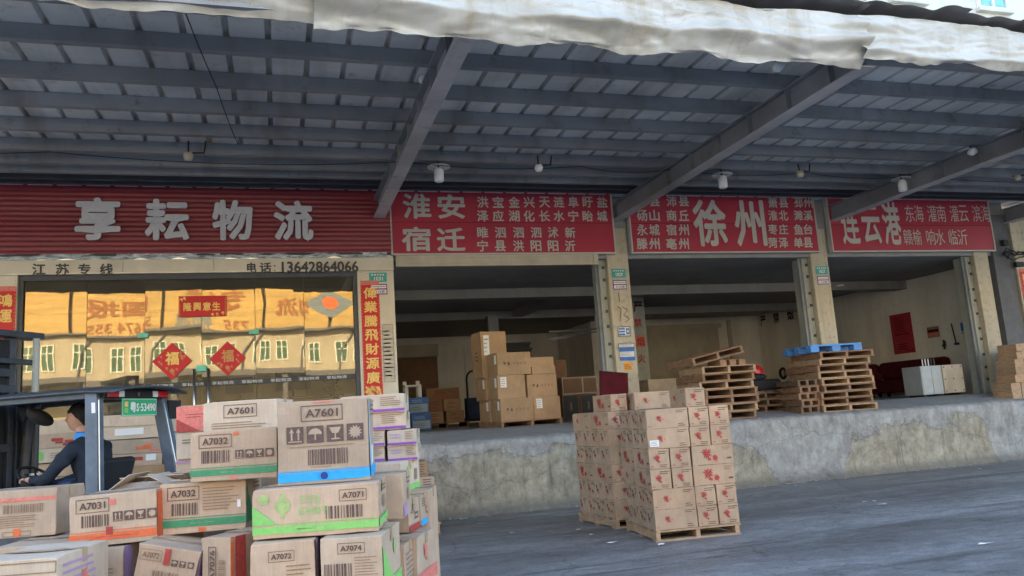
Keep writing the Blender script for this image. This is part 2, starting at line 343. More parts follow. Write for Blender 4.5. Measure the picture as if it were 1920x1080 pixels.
class MB:
    def __init__(s): s.v = []; s.f = []; s.m = []; s.mats = []
    def mi(s, mat):
        if mat not in s.mats: s.mats.append(mat)
        return s.mats.index(mat)
    def poly(s, pts, mat):
        b = len(s.v); s.v += [tuple(p) for p in pts]; s.f.append(list(range(b, b+len(pts)))); s.m.append(s.mi(mat))
    def hexa(s, p, mat):          # p: 8 points, bottom ring then top ring
        b = len(s.v); s.v += [tuple(q) for q in p]; k = s.mi(mat)
        for f in ((3, 2, 1, 0), (4, 5, 6, 7), (0, 1, 5, 4), (1, 2, 6, 5), (2, 3, 7, 6), (3, 0, 4, 7)):
            s.f.append([b+i for i in f]); s.m.append(k)
    def box(s, x0, x1, y0, y1, z0, z1, mat, T=None):
        p = [Vector(q) for q in ((x0, y0, z0), (x1, y0, z0), (x1, y1, z0), (x0, y1, z0), (x0, y0, z1), (x1, y0, z1), (x1, y1, z1), (x0, y1, z1))]
        if T: p = [T @ q for q in p]
        s.hexa(p, mat)
    def bar(s, a, b, w, h, mat, upv=(0, 0, 1)):
        a, b = Vector(a), Vector(b); d = (b-a).normalized(); u = Vector(upv)
        if abs(d.dot(u)) > .95: u = Vector((1, 0, 0))
        sd_ = d.cross(u).normalized()*w/2; u = sd_.cross(d).normalized()*h/2
        s.hexa([a-sd_-u, a+sd_-u, b+sd_-u, b-sd_-u, a-sd_+u, a+sd_+u, b+sd_+u, b-sd_+u], mat)
    def tube(s, pts, r, mat, n=8, caps=True):
        pts = [Vector(p) for p in pts]; rs = r if isinstance(r, (list, tuple)) else [r]*len(pts)
        k = s.mi(mat); b = len(s.v); ref = None
        for i, p in enumerate(pts):
            d = (pts[min(i+1, len(pts)-1)]-pts[max(i-1, 0)]).normalized()
            if ref is None:
                ref = Vector((0, 0, 1)) if abs(d.z) < .9 else Vector((1, 0, 0))
            a = d.cross(ref)
            if a.length < 1e-4: a = d.cross(Vector((.3, .9, .2)))
            a.normalize(); c = a.cross(d); ref = c
            for j in range(n):
                t = 2*math.pi*j/n; s.v.append(tuple(p+(a*math.cos(t)+c*math.sin(t))*rs[i]))
        for i in range(len(pts)-1):
            for j in range(n):
                s.f.append([b+i*n+j, b+i*n+(j+1) % n, b+(i+1)*n+(j+1) % n, b+(i+1)*n+j]); s.m.append(k)
        if caps:
            s.f.append([b+j for j in range(n)][::-1]); s.m.append(k)
            s.f.append([b+(len(pts)-1)*n+j for j in range(n)]); s.m.append(k)
    def lathe(s, prof, c, mat, n=16, axis='z'):
        k = s.mi(mat); b = len(s.v); c = Vector(c)
        for r, h in prof:
            for j in range(n):
                t = 2*math.pi*j/n; x, y = r*math.cos(t), r*math.sin(t)
                q = (x, y, h) if axis == 'z' else ((x, h, y) if axis == 'y' else (h, x, y))
                s.v.append(tuple(c+Vector(q)))
        for i in range(len(prof)-1):
            for j in range(n):
                s.f.append([b+i*n+j, b+i*n+(j+1) % n, b+(i+1)*n+(j+1) % n, b+(i+1)*n+j]); s.m.append(k)
    def text(s, t, o, ux, uy, w, h, mat, bold=.02):
        o, ux, uy = Vector(o), Vector(ux), Vector(uy); vs, fs = glyphs(t, bold); b = len(s.v); k = s.mi(mat)
        nn = ux.cross(uy)*(.0003 if w < 1 else .002); s.v += [tuple(o+ux*(x*w)+uy*(y*h)+nn*z) for x, y, z in vs]
        for f in fs: s.f.append([b+i for i in f]); s.m.append(k)
    def build(s, name, parent=None, loc=None, smooth=False, bevel=0, rot=None):
        me = bpy.data.meshes.new(name); me.from_pydata(s.v, [], s.f)
        for x in s.mats: me.materials.append(x)
        me.polygons.foreach_set('material_index', s.m)
        if smooth: me.polygons.foreach_set('use_smooth', [True]*len(me.polygons))
        me.update()
        o = bpy.data.objects.new(name, me); COL.objects.link(o)
        if parent: o.parent = parent
        if loc: o.location = loc
        if rot: o.rotation_euler = rot
        if bevel:
            bv = o.modifiers.new("bevel", 'BEVEL'); bv.width = bevel; bv.segments = 2; bv.limit_method = 'ANGLE'; bv.angle_limit = R(40)
        return o
def dup(root, loc=None, rot=None, label=None):
    def rec(o, par):
        c = o.copy(); COL.objects.link(c)
        if par: c.parent = par
        for ch in o.children: rec(ch, c)
        return c
    r = rec(root, None)
    if loc is not None: r.location = loc
    if rot is not None: r.rotation_euler = rot
    if label: r['label'] = label
    return r
class Face:
    """a flat printing area: s along ux, t along uy, lifted off along n"""
    def __init__(s, mb, o, ux, uy, n, lift=.0022):
        s.mb = mb; s.ux = Vector(ux); s.uy = Vector(uy); s.n = Vector(n); s.o = Vector(o)+s.n*lift
    def P(s, a, b, k=0): return s.o+s.ux*a+s.uy*b+s.n*(k+.0022)
    def rect(s, a0, a1, b0, b1, mat, k=0): s.mb.poly([s.P(a0, b0, k), s.P(a1, b0, k), s.P(a1, b1, k), s.P(a0, b1, k)], mat)
    def tri(s, pts, mat, k=0): s.mb.poly([s.P(a, b, k) for a, b in pts], mat)
    def disc(s, a, b, r, mat, k=0, n=14): s.mb.poly([s.P(a+r*math.cos(6.2832*i/n), b+r*math.sin(6.2832*i/n), k) for i in range(n)], mat)
    def text(s, t, a, b, w, h, mat, bold=.02, k=.0006): s.mb.text(t, s.P(a, b, k), s.ux, s.uy, w, h, mat, bold)
    def frame(s, a0, a1, b0, b1, th, mat):
        s.rect(a0, a1, b0, b0+th, mat); s.rect(a0, a1, b1-th, b1, mat); s.rect(a0, a0+th, b0+th, b1-th, mat); s.rect(a1-th, a1, b0+th, b1-th, mat)
    def code(s, t, a0, a1, b0, b1, mat=ink):
        s.frame(a0, a1, b0, b1, (b1-b0)*.05, mat); w, h = a1-a0, b1-b0
        s.text(t, a0+w*.11, b0+h*.24, w*.78, h*.52, mat, .03)
    def barcode(s, a0, a1, b0, b1, mat=ink):
        x = a0; r = random.Random(int(a0*1e4)+int(b1*1e3))
        while x < a1:
            w = r.choice((.0035, .005, .008, .011)); s.rect(x, min(a1, x+w), b0, b1, mat); x += w+r.choice((.004, .006, .009))
    def lines(s, a0, a1, b0, b1, n, mat=ink_faint):
        r = random.Random(int(a0*1e4)+n); h = (b1-b0)/n
        for i in range(n):
            s.rect(a0, a0+(a1-a0)*r.uniform(.6, 1), b0+h*i+h*.3, b0+h*i+h*.62, mat)
    def icons(s, a0, b0, q, gap, mat=ink, light=card):
        for i in range(4):
            a = a0+i*(q+gap); s.rect(a, a+q, b0, b0+q, mat); k = .0006
            if i == 0:
                for c in (.3, .7):
                    s.rect(a+q*(c-.05), a+q*(c+.05), b0+q*.2, b0+q*.7, light, k)
                    s.tri([(a+q*(c-.15), b0+q*.65), (a+q*(c+.15), b0+q*.65), (a+q*c, b0+q*.9)], light, k*1.5)
                s.rect(a+q*.1, a+q*.9, b0+q*.08, b0+q*.15, light, k)
            elif i == 1:
                s.tri([(a+q*(.5+.4*math.cos(t)), b0+q*(.5+.35*math.sin(t))) for t in [math.pi*j/8 for j in range(9)]], light, k)
                s.rect(a+q*.46, a+q*.54, b0+q*.15, b0+q*.52, light, k*1.5)
            elif i == 2:
                s.tri([(a+q*.15, b0+q*.85), (a+q*.32, b0+q*.5), (a+q*.68, b0+q*.5), (a+q*.85, b0+q*.85)], light, k)
                s.rect(a+q*.46, a+q*.54, b0+q*.2, b0+q*.52, light, k*1.5); s.rect(a+q*.25, a+q*.75, b0+q*.12, b0+q*.2, light, k*1.7)
            else:
                pts = []
                for j in range(24):
                    rr = q*(.42 if j % 2 else .27); t = 6.2832*j/24; pts.append((a+q*.5+rr*math.cos(t), b0+q*.5+rr*math.sin(t)))
                s.tri(pts, light, k)
    def flower(s, a, b, r, mat, seed=0):
        q = random.Random(seed)
        for i in range(19):
            t = 6.2832*i/19+q.uniform(-.15, .15); L = r*q.uniform(.55, 1.12); w = r*.10; c, d = math.cos(t), math.sin(t)
            s.tri([(a+c*r*.08-d*w*.3, b+d*r*.08+c*w*.3), (a+c*r*.08+d*w*.3, b+d*r*.08-c*w*.3), (a+c*L*.6+d*w, b+d*L*.6-c*w), (a+c*L, b+d*L), (a+c*L*.6-d*w, b+d*L*.6+c*w)], mat, .0001*i)
        s.disc(a, b, r*.3, mat, .0013, 9)
        s.tri([(a-r*.1, b-r*.9), (a+r*.05, b-r*.9), (a+r*.02, b-r*.2), (a-r*.06, b-r*.2)], mat, .0014)
        s.tri([(a+r*.05, b-r*1.0), (a+r*.6, b-r*1.25), (a+r*.8, b-r*.9), (a+r*.4, b-r*.75)], mat, .0015)

def carton_body(w, d, h, mat, seed, name='carton', tape=True):
    """box with slightly dented faces and worn edges; origin at the lower front left corner, front faces -y"""
    r = random.Random(seed); bm = bmesh.new(); N = 6; sv = Vector((seed*1.7, seed*.9, seed*2.3))
    bmesh.ops.create_cube(bm, size=1)
    bmesh.ops.subdivide_edges(bm, edges=bm.edges[:], cuts=N, use_grid_fill=True)
    amp = [r.uniform(-.005, .0015) for _ in range(6)]
    cj = {(a, b, c): Vector((r.uniform(-.004, .004), r.uniform(-.004, .004), r.uniform(-.005, .002))) for a in (-1, 1) for b in (-1, 1) for c in (-1, 1)}
    for v in bm.verts:
        x, y, z = v.co*2; o = Vector((x*w/2, y*d/2, z*h/2))
        def q(t): return 1-t*t
        if abs(x) > .999: o.x += math.copysign(1, x)*amp[0 if x > 0 else 1]*q(y)*q(z)
        if abs(y) > .999: o.y += math.copysign(1, y)*amp[2 if y > 0 else 3]*q(x)*q(z)
        if abs(z) > .999: o.z += -abs(amp[4])*q(x)*q(y)*math.copysign(1, z)
        if abs(x) > .999 and abs(y) > .999 and abs(z) > .999:
            o += cj[(int(round(x)), int(round(y)), int(round(z)))]*1.6
        o += Vector((noise.noise(o*5+sv), noise.noise(o*5+sv*1.3+Vector((9, 0, 0))), noise.noise(o*5+sv*.7+Vector((0, 9, 0)))))*.0035
        v.co = o+Vector((w/2, d/2, h/2))
    me = bpy.data.meshes.new(name); bm.to_mesh(me); bm.free(); me.materials.append(mat)
    o = bpy.data.objects.new(name, me); COL.objects.link(o)
    bv = o.modifiers.new("bevel", 'BEVEL'); bv.width = .004; bv.segments = 2; bv.limit_method = 'ANGLE'; bv.angle_limit = R(60)
    return o
_cseed = [100]
def carton(label, loc, w, d, h, rz=0, mat=None, group=None, tilt=(0, 0), front=None, right=None, left=None, top=True, cat='carton', tape=True):
    _cseed[0] += 1
    o = carton_body(w, d, h, mat or card, _cseed[0])
    o.location = loc; o.rotation_euler = (tilt[0], tilt[1], rz); tag(o, label, cat, group)
    mb = MB()
    if front: front(Face(mb, (0, 0, 0), (1, 0, 0), (0, 0, 1), (0, -1, 0)), w, h)
    if right: right(Face(mb, (w, 0, 0), (0, 1, 0), (0, 0, 1), (1, 0, 0)), d, h)
    if left: left(Face(mb, (0, d, 0), (0, -1, 0), (0, 0, 1), (-1, 0, 0)), d, h)
    if mb.v: mb.build('printing', o)
    if tape:
        t = MB(); k = .0025
        t.poly([(0, d/2-.025, h+k), (w, d/2-.025, h+k), (w, d/2+.025, h+k), (0, d/2+.025, h+k)], tape_m)
        t.poly([(w+k, d/2-.025, h+k), (w+k, d/2-.025, h-.06), (w+k, d/2+.025, h-.06), (w+k, d/2+.025, h+k)], tape_m)
        t.poly([(-k, d/2+.025, h+k), (-k, d/2+.025, h-.06), (-k, d/2-.025, h-.06), (-k, d/2-.025, h+k)], tape_m)
        t.build('tape', o)
    return o
GZ = .12
def fz(y): return 1.165 if y < -.9 else 1.165+.115*min(1, (y+.9)/1.2)
# ================================================================== THE SETTING
g = MB(); g.poly([(-250, -250, GZ), (250, -250, GZ), (250, 250, GZ), (-250, 250, GZ)], ground_m)
tag(g.build('ground'), 'dark grey worn asphalt yard in front of the loading dock', 'ground', kind='structure')

# loading dock: a rough wall with a worn lip, and the warehouse floor behind
def grid(mb, xs, zs, fn, mat):
    b = len(mb.v); k = mb.mi(mat)
    for z in zs:
        for x in xs: mb.v.append(tuple(fn(x, z)))
    n = len(xs)
    for j in range(len(zs)-1):
        for i in range(n-1): mb.f.append([b+j*n+i, b+j*n+i+1, b+(j+1)*n+i+1, b+(j+1)*n+i]); mb.m.append(k)
def lin(a, b, n): return [a+(b-a)*i/n for i in range(n+1)]
mb = MB()
def dock_pt(x, t):
    nz = noise.noise(Vector((x*1.3, t*1.5, 3)))*.03+noise.noise(Vector((x*6, t*5, 9)))*.012
    if t <= 1.08: return (x, -1.3+nz-(.05 if t < .2 else 0), t)
    k = (t-1.08)/.12                       # rounded, broken lip
    e = noise.noise(Vector((x*2.2, 0, 5)))*.02+noise.noise(Vector((x*9, 0, 5)))*.012
    return (x, -1.3+nz*(1-k)+k*k*.22, 1.08+.085*math.sin(k*1.57)+e*(1-k)*min(1, k*4)-(0 if k < 1 else .002))
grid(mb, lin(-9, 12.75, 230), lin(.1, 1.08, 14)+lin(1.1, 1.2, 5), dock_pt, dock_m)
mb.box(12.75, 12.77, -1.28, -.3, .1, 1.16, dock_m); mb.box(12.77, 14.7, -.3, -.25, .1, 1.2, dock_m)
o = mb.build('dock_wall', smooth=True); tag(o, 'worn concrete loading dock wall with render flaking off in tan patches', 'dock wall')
mb = MB()
grid(mb, [-9, 1.8, 6, 10, 12.76], [-1.09, -.9, -.6, -.3], lambda x, y: (x, y, fz(y)-(0.004 if y < -1 else 0)), floor_m)
grid(mb, [-9, 1.8, 6, 10, 12.76, 14.72], [-.3, 0, .3, 14], lambda x, y: (x, y, fz(y)), floor_m)
grid(mb, [14.72, 16, 40], [.3, 1.6, 14], lambda x, y: (x, y, 1.14), floor_m)
o = mb.build('warehouse_floor'); tag(o, 'grey concrete warehouse floor on top of the loading dock', 'floor', kind='structure')

# ---- the warehouse building
bld = thing('warehouse_building', 'long pale warehouse building with open loading bays above the dock', 'building', (5, .5, 0))
bo = Vector((5, .5, 0))
def bpart(name, mb, **k):
    mb.v = [tuple(Vector(p)-bo) for p in mb.v]; return mb.build(name, bld, **k)
mb = MB()
mb.box(-30, 45, .5, 14, 5.33, 15, upper_m)
bpart('upper_wall', mb)
mb = MB(); mb.box(-30.3, 45.3, .2, 14.3, 15, 15.25, upper_m); bpart('roof', mb)
mb = MB()                                           # lintel over the bays (behind the sign boards)
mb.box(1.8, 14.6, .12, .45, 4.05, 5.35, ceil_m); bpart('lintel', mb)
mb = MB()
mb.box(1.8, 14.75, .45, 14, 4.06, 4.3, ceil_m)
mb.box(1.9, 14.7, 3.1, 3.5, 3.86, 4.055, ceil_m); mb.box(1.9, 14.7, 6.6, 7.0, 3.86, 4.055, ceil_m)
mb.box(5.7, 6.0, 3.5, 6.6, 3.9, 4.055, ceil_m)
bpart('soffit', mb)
for (a, b, y0) in ((5.54, 5.94, .1), (9.72, 10.1, .1), (13.64, 14.0, .1)):
    mb = MB(); mb.box(a, b, y0, y0+.42, 1.2, 4.6, pillar_m)
    o = bpart('pillar', mb, bevel=.012)
    jb = MB(); jb.box(a-.14-bo.x, a-.003-bo.x, y0+.1-bo.y, y0+.4-bo.y, 1.2, 4.045, pillar_side); jb.build('jamb', o, bevel=.008)
    jb = MB(); jb.box(a-.19-bo.x, a-.143-bo.x, y0+.14-bo.y, y0+.2-bo.y, 1.14, 4.045, steel_blue)
    for z in lin(1.5, 3.9, 9): jb.box(a-.07-bo.x, a-.03-bo.x, y0+.075-bo.y, y0+.0995-bo.y, z+.03*math.sin(z*9), z+.05+.03*math.sin(z*9), dark_metal)
    jb.build('shutter_rail', o)
mb = MB(); mb.box(1.78, 9.2, 12.5, 12.7, 1.2, 4.06, wall_in); bpart('back_wall', mb)
mb = MB(); mb.box(9.2, 14.75, 9.5, 9.7, 1.2, 4.06, wall_in); bpart('back_wall', mb)
mb = MB(); mb.box(9.0, 9.2, 9.5, 12.5, 1.2, 4.06, wall_in); bpart('partition_wall', mb)
mb = MB(); mb.box(14.75, 15, .52, 12, 1.1, 4.3, wall_in); bpart('partition_wall', mb)
mb = MB(); mb.box(1.6, 1.8, .06, 12.5, 1.1, 4.3, wall_in); bpart('partition_wall', mb)
mb = MB(); mb.box(8.12, 8.46, 4.75, 5.15, 1.2, 4.055, pillar_side); bpart('column', mb)
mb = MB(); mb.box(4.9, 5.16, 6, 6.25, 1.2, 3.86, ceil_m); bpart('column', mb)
mb = MB(); mb.box(10.6, 13.25, 9.44, 9.5, 1.25, 3.8, cream); mb.box(10.5, 13.35, 9.40, 9.44, 3.72, 3.86, cream); bpart('cream_door', mb)
mb = MB(); mb.box(13.6, 13.7, 9.40, 9.5, 1.25, 3.95, cream); bpart('door_frame', mb)
c = at(745, 672, y=12.45); d = at(822, 728, y=12.45)
mb = MB(); mb.box(c.x-.3, d.x, 12.4, 12.49, 1.3, c.z, card_dark); o = bpart('brown_door', mb)
mb = MB(); e = at(745, 648, y=12.3); mb.box(c.x-.4, d.x+.02, 12.25, 12.5, c.z, e.z, cream); bpart('door_header', mb)
mb = MB(); mb.box(d.x+.9, d.x+1.0, 12.45, 12.5, 1.3, 3.7, wall_in); bpart('door_frame', mb)
# red warning letters on the column face and on the far side wall
mb = MB()
for t, (u, v), h in (('禁', (1196, 605), .26), ('烟', (1201, 640), .26), ('火', (1203, 672), .26)):
    p = at(u, v, y=4.74)
    if t == '烟':
        mb.poly([(p.x-.13, 4.742, p.z-.14), (p.x+.13, 4.742, p.z-.14), (p.x+.13, 4.742, p.z+.14), (p.x-.13, 4.742, p.z+.14)], ink_rose)
    mb.text(t, (p.x-.10, 4.737, p.z-.11), (1, 0, 0), (0, 0, 1), .20, h*.8, ink_red, .03)
mb.text('严', (at(1196, 575, y=4.74).x-.12, 4.737, at(1196, 575, y=4.74).z-.13), (1, 0, 0), (0, 0, 1), .25, .26, maroon, .03)
bpart('warning_lettering', mb)
mb = MB()
for t, y in (('严', 9.2), ('禁', 8.5), ('烟', 7.8), ('火', 7.1)):
    mb.text(t, (14.745, y+.15, 3.7), (0, -1, 0), (0, 0, 1), .3, .32, maroon, .03)
bpart('warning_lettering', mb)
# roller shutter box under the first board
mb = MB()
a = at(742, 487, y=.0); b = at(1122, 508, y=.0)
for i in range(4):
    z = 4.115-.045*i
    mb.box(1.84, 5.32, .02+.006*(i % 2), .1, z-.043, z, cream)
mb.box(5.25, 5.33, .0, .1, 3.93, 4.118, cream)
bpart('shutter_box', mb)
# windows high in the upper wall
for x in (15.75, 13.35, 10.95, 8.55, 18.2):
    z0 = 9.82; f = MB()
    f.box(x-.44, x+.44, .44, .52, z0, z0+.06, white); f.box(x-.44, x+.44, .44, .52, z0+1.44, z0+1.5, white)
    for q in (-.44, -.03, .38): f.box(x+q, x+q+.06, .44, .52, z0+.062, z0+1.438, white)
    f.box(x-.5, x+.5, .38, .52, z0-.08, z0-.003, upper_m)
    w_ = bpart('window', f)
    f = MB(); f.poly([(x-.37-bo.x, .48-bo.y, z0+.06), (x+.37-bo.x, .48-bo.y, z0+.06), (x+.37-bo.x, .48-bo.y, z0+1.44), (x-.37-bo.x, .48-bo.y, z0+1.44)], win_teal); f.build('pane', w_)
mb = MB()
for x in (12.2, 17.0, 22): mb.box(x, x+.35, .42, .5, 5.2, 15, upper_m)
bpart('pilaster', mb)

# ---- the canopy over the dock
can = thing('canopy', 'dark steel canopy with ribbed sheet deck over the loading dock', 'canopy', (5, -3, 0)); co = Vector((5, -3, 0))
def cpart(name, mb, **k):
    mb.v = [tuple(Vector(p)-co) for p in mb.v]; return mb.build(name, can, **k)
mb = MB(); PER = .375; x = -7.5; pts = []
while x < 19:
    pts += [(x, 5.172), (x+.312, 5.172), (x+.325, 5.232), (x+.360, 5.232)]; x += PER
grid(mb, list(range(len(pts))), [-6.15, -5.2, -3.1, -1.0, .45], lambda i, y: (pts[i][0], y, pts[i][1]), deck_m)
cpart('roof_deck', mb)
for i, y in enumerate((-5.72, -4.97, -4.18, -3.44, -2.70, -2.0, -1.5, -1.12)):
    mb = MB(); L0, L1 = -7.5, 19
    mb.box(L0, L1, y-.035, y-.029, 5.02, 5.168, steel_blue)
    mb.box(L0, L1, y-.029, y+.05, 5.02, 5.027, steel_blue); mb.box(L0, L1, y-.029, y+.05, 5.162, 5.168, steel_blue)
    mb.box(L0, L1, y+.044, y+.05, 5.027, 5.055, steel_blue)
    cpart('purlin', mb)
for x in (1.6, 5.77, 10.24, 14.6, -6.4):
    mb = MB(); y0, y1 = -6.2, .1; z0 = 4.72
    mb.box(x-.09, x+.09, y0, y1, z0, z0+.014, flange_m)
    mb.box(x-.006, x+.006, y0, y1, z0+.014, 5.0, steel_blue)
    mb.box(x-.085, x+.085, y0, y1, 5.0, 5.016, steel_blue)
    for y in (-5.72, -4.97, -4.18, -3.44, -2.70, -2.0): mb.box(x-.075, x-.007, y-.01, y, z0+.015, 4.998, steel_blue)
    cpart('rafter', mb)
mb = MB(); mb.box(-7.5, 19, -6.26, -6.24, 4.80, 5.2, steel_blue); mb.box(-7.5, 19, -6.238, -6.16, 4.80, 4.81, steel_blue); cpart('edge_beam', mb)
mb = MB(); mb.box(-7.5, 19, .14, .2, 5.22, 5.34, steel_blue); cpart('wall_plate', mb)
mb = MB(); mb.box(-7.5, 19, -.52, -.46, 5.055, 5.168, dark_metal); cpart('wall_angle', mb)
mb = MB(); mb.box(-7.5, 19, -.80, -.75, 5.035, 5.168, dark_metal); cpart('wall_angle', mb)
# crumpled white sheet along the edge, in two lengths
def crumple(x0, x1, zb, zt, seed, flare, ridge):
    mb = MB(); xs = lin(x0, x1, int((x1-x0)/.022)); ts = lin(0, 1, 34)
    def fn(x, t):
        wx = x+.35*noise.noise(Vector((x*.7, t*1.5, seed+11)))
        N = lambda a, c, k: noise.noise(Vector((a, c, seed+k)))
        y = -6.35+N(x*.55, t*.9, 0)*.06-.085*abs(N(wx*.75+t*.9, t*1.9-x*.2, 4))+.06*abs(N(wx*1.5-t*1.3, t*2.6+x*.5, 8))-.035*abs(N(wx*3.1+t*2, t*4.2-x*.9, 3))+.018*abs(N(wx*6.3-t*3, t*7+x*1.4, 21))
        n2 = N(wx*1.3, t*3, 5)
        rd = ridge+.1*noise.noise(Vector((x*1.1, 2, seed)))
        y -= .08*math.exp(-((t-rd)/.1)**2)*(.6+.6*noise.noise(Vector((x*.9, 7, seed))))
        if t < rd: y += (rd-t)*(.42 if ridge > .2 else .2)
        y -= flare*math.exp(-((x-x1)/.35)**2)*math.sin(t*3.1)*(.7+.5*math.sin(t*17))
        z = zb+(zt-zb)*t
        if t < .05: z += noise.noise(Vector((x*1.7, 1, seed)))*.055+noise.noise(Vector((x*7, 1, seed)))*.02
        if t > .95: z += noise.noise(Vector((x*2.1, 5, seed)))*.03
        return (x, y, z+n2*.008)
    grid(mb, xs, ts, fn, fascia_m)
    return mb
o = cpart('fascia_sheet', crumple(-7.5, .36, 4.755, 5.21, 1.0, .06, .38), smooth=True)
o = cpart('fascia_sheet', crumple(.33, 5.68, 4.70, 5.19, 2.0, .07, .36), smooth=True)
mb = crumple(5.60, 19, 4.735, 5.19, 3.0, 0, .12); o = cpart('fascia_sheet', mb, smooth=True)
# old roofing sheets curling up behind the edge
mb = MB()
def sheet(x0, x1, lift, seed, amp=.02):
    def fn(x, y):
        k = (y+6.44)/.9; q = noise.noise(Vector((x*1.4, seed, 8)))
        w_ = amp*abs(math.sin(x*math.pi/.42+seed+1.5*q))*(1-.4*k)+.05*max(0, noise.noise(Vector((x*2.3, seed, 1))))*(1-k)
        j = noise.noise(Vector((x*3, seed, 0)))*.05
        return (x, y+j*(1-k), 5.225+w_+1.1*lift*(1-k)*(.5+.8*noise.noise(Vector((x*.9, seed, 2))))+.02*k)
    grid(mb, lin(x0, x1, int((x1-x0)/.04)), [-6.44, -6.2, -5.9, -5.52], fn, sheet_dark)
sheet(3.2, 5.7, .05, 1, .035); sheet(5.62, 7.0, .10, 2, .03); sheet(6.9, 8.4, .07, 3, .04); sheet(8.3, 12, .05, 4, .03); sheet(-7, 2.6, .02, 6)
o = cpart('roof_sheet', mb, smooth=True)
# thin rail above the edge
mb = MB()
mb.tube([at(1270, -6, y=-6), at(1480, 20, y=-6), at(1595, 34, y=-6), at(1913, 57, y=-6), at(2300, 84, y=-6)], .012, dark_metal, 6)
for u, v in ((1353, 3), (1480, 20), (1595, 33), (1808, 49), (1913, 57)):
    p = at(u, v, y=-6); mb.tube([p, (p.x, p.y, 5.2)], .014, dark_metal, 6)
cpart('edge_rail', mb)

# hanging conduit drops and lamps
def lamp(label, p, kind='bulb'):
    t = thing('pendant_lamp', label, 'lamp', p, 0, 'lamps hanging under the canopy')
    if kind == 'bulb':
        b = MB(); b.lathe([(0, -.1), (.05, -.1), (.068, -.085), (.07, .05), (.045, .09), (.03, .1), (0, .1)], (0, 0, 0), white, 16); b.build('bulb', t, smooth=True)
        b = MB(); b.lathe([(.0, .15), (.05, .15), (.16, .115), (.165, .108), (.05, .14), (0, .14)], (0, 0, 0), white, 20); b.build('shade', t, smooth=True)
    else:
        b = MB(); b.lathe([(0, -.05), (.045, -.045), (.06, 0), (.05, .04), (0, .05)], (0, 0, 0), cream if kind == 'yellow' else white, 14); b.build('bulb', t, smooth=True)
    b = MB(); b.tube([(0, 0, .1 if kind == 'bulb' else .03), (.0, .02, 5.03-p[2])], .012, black, 6)
    if kind != 'bulb': b.tube([(0, 0, .04), (.18, 0, .05), (.2, 0, 5.03-p[2])], .012, black, 6)
    b.build('cord', t)
def lp(u, v, y=-2.0): return at(u, v, y=y)
lamp('white bulb lamp with flat shade above the red 淮安 board', lp(823, 328))
lamp('white bulb lamp hanging above the red board with the big 徐州 letters', lp(1355, 341))
lamp('white bulb lamp hanging in front of the rafter near the 连云港 board', lp(1692, 348))
lamp('small round lamp on a bent black conduit in the middle bay of the canopy', lp(1010, 315, -2.35), 'round')
lamp('small yellowish lamp under the canopy above the corrugated red sign', lp(353, 293, -2.5), 'yellow')
lamp('small yellowish lamp on a conduit between the two right rafters', lp(1500, 326, -2.35), 'yellow')
lamp('tiny yellowish lamp at the far right of the canopy', lp(1908, 333, -2.1), 'yellow')
def small_spot(label, p):
    t = thing('spotlight', label, 'spotlight', p, 0, 'spotlights fixed to the canopy steel')
    b = MB(); b.lathe([(0, -.06), (.05, -.06), (.06, 0), (.03, .06), (0, .07)], (0, 0, 0), white, 12, 'y'); b.build('head', t, smooth=True)
    b = MB(); b.tube([(0, 0, .05), (0, .03, .16), (.08, .03, .2)], .014, dark_metal, 6); b.build('bracket', t)
small_spot('small spotlight fixed beside the first rafter', at(795, 150, y=-4.4))
small_spot('small spotlight fixed beside the second rafter', at(1452, 190, y=-4.2))
small_spot('small white spotlight close under the canopy edge', at(1457, 126, y=-5.6))
small_spot('small spotlight low on the second rafter', at(1356, 265, y=-2.9))
small_spot('small spotlight beside the right-hand rafter', at(1822, 285, y=-3.4))

def sag(pts, drop, name, label):
    b = MB()
    for p, q in zip(pts, pts[1:]):
        p, q = Vector(p), Vector(q); b.tube([p.lerp(q, t)-Vector((0, 0, drop*4*t*(1-t))) for t in lin(0, 1, 12)], .0055, black, 5)
    tag(b.build(name), label, 'cable')
sag([(-7, -2.02, 5.0), (-2.6, -2.02, 5.0), (1.6, -2.02, 4.99)], .09, 'sagging_cable', 'thin black cable sagging under the left bay of the canopy')
sag([(1.6, -2.06, 4.99), (4.3, -2.02, 5.0), (5.77, -2.02, 4.99), (8.2, -2.02, 5.0), (10.24, -2.02, 4.99), (14.5, -2.02, 5.0)], .07, 'sagging_cable', 'long black cable sagging past the bulb lamps under the canopy')
sag([(-.75, -6.1, 5.1), (-.55, -4.2, 5.0), (-.42, -2.5, 5.0)], .03, 'sagging_cable', 'thin black cable crossing the purlins in the left bay')
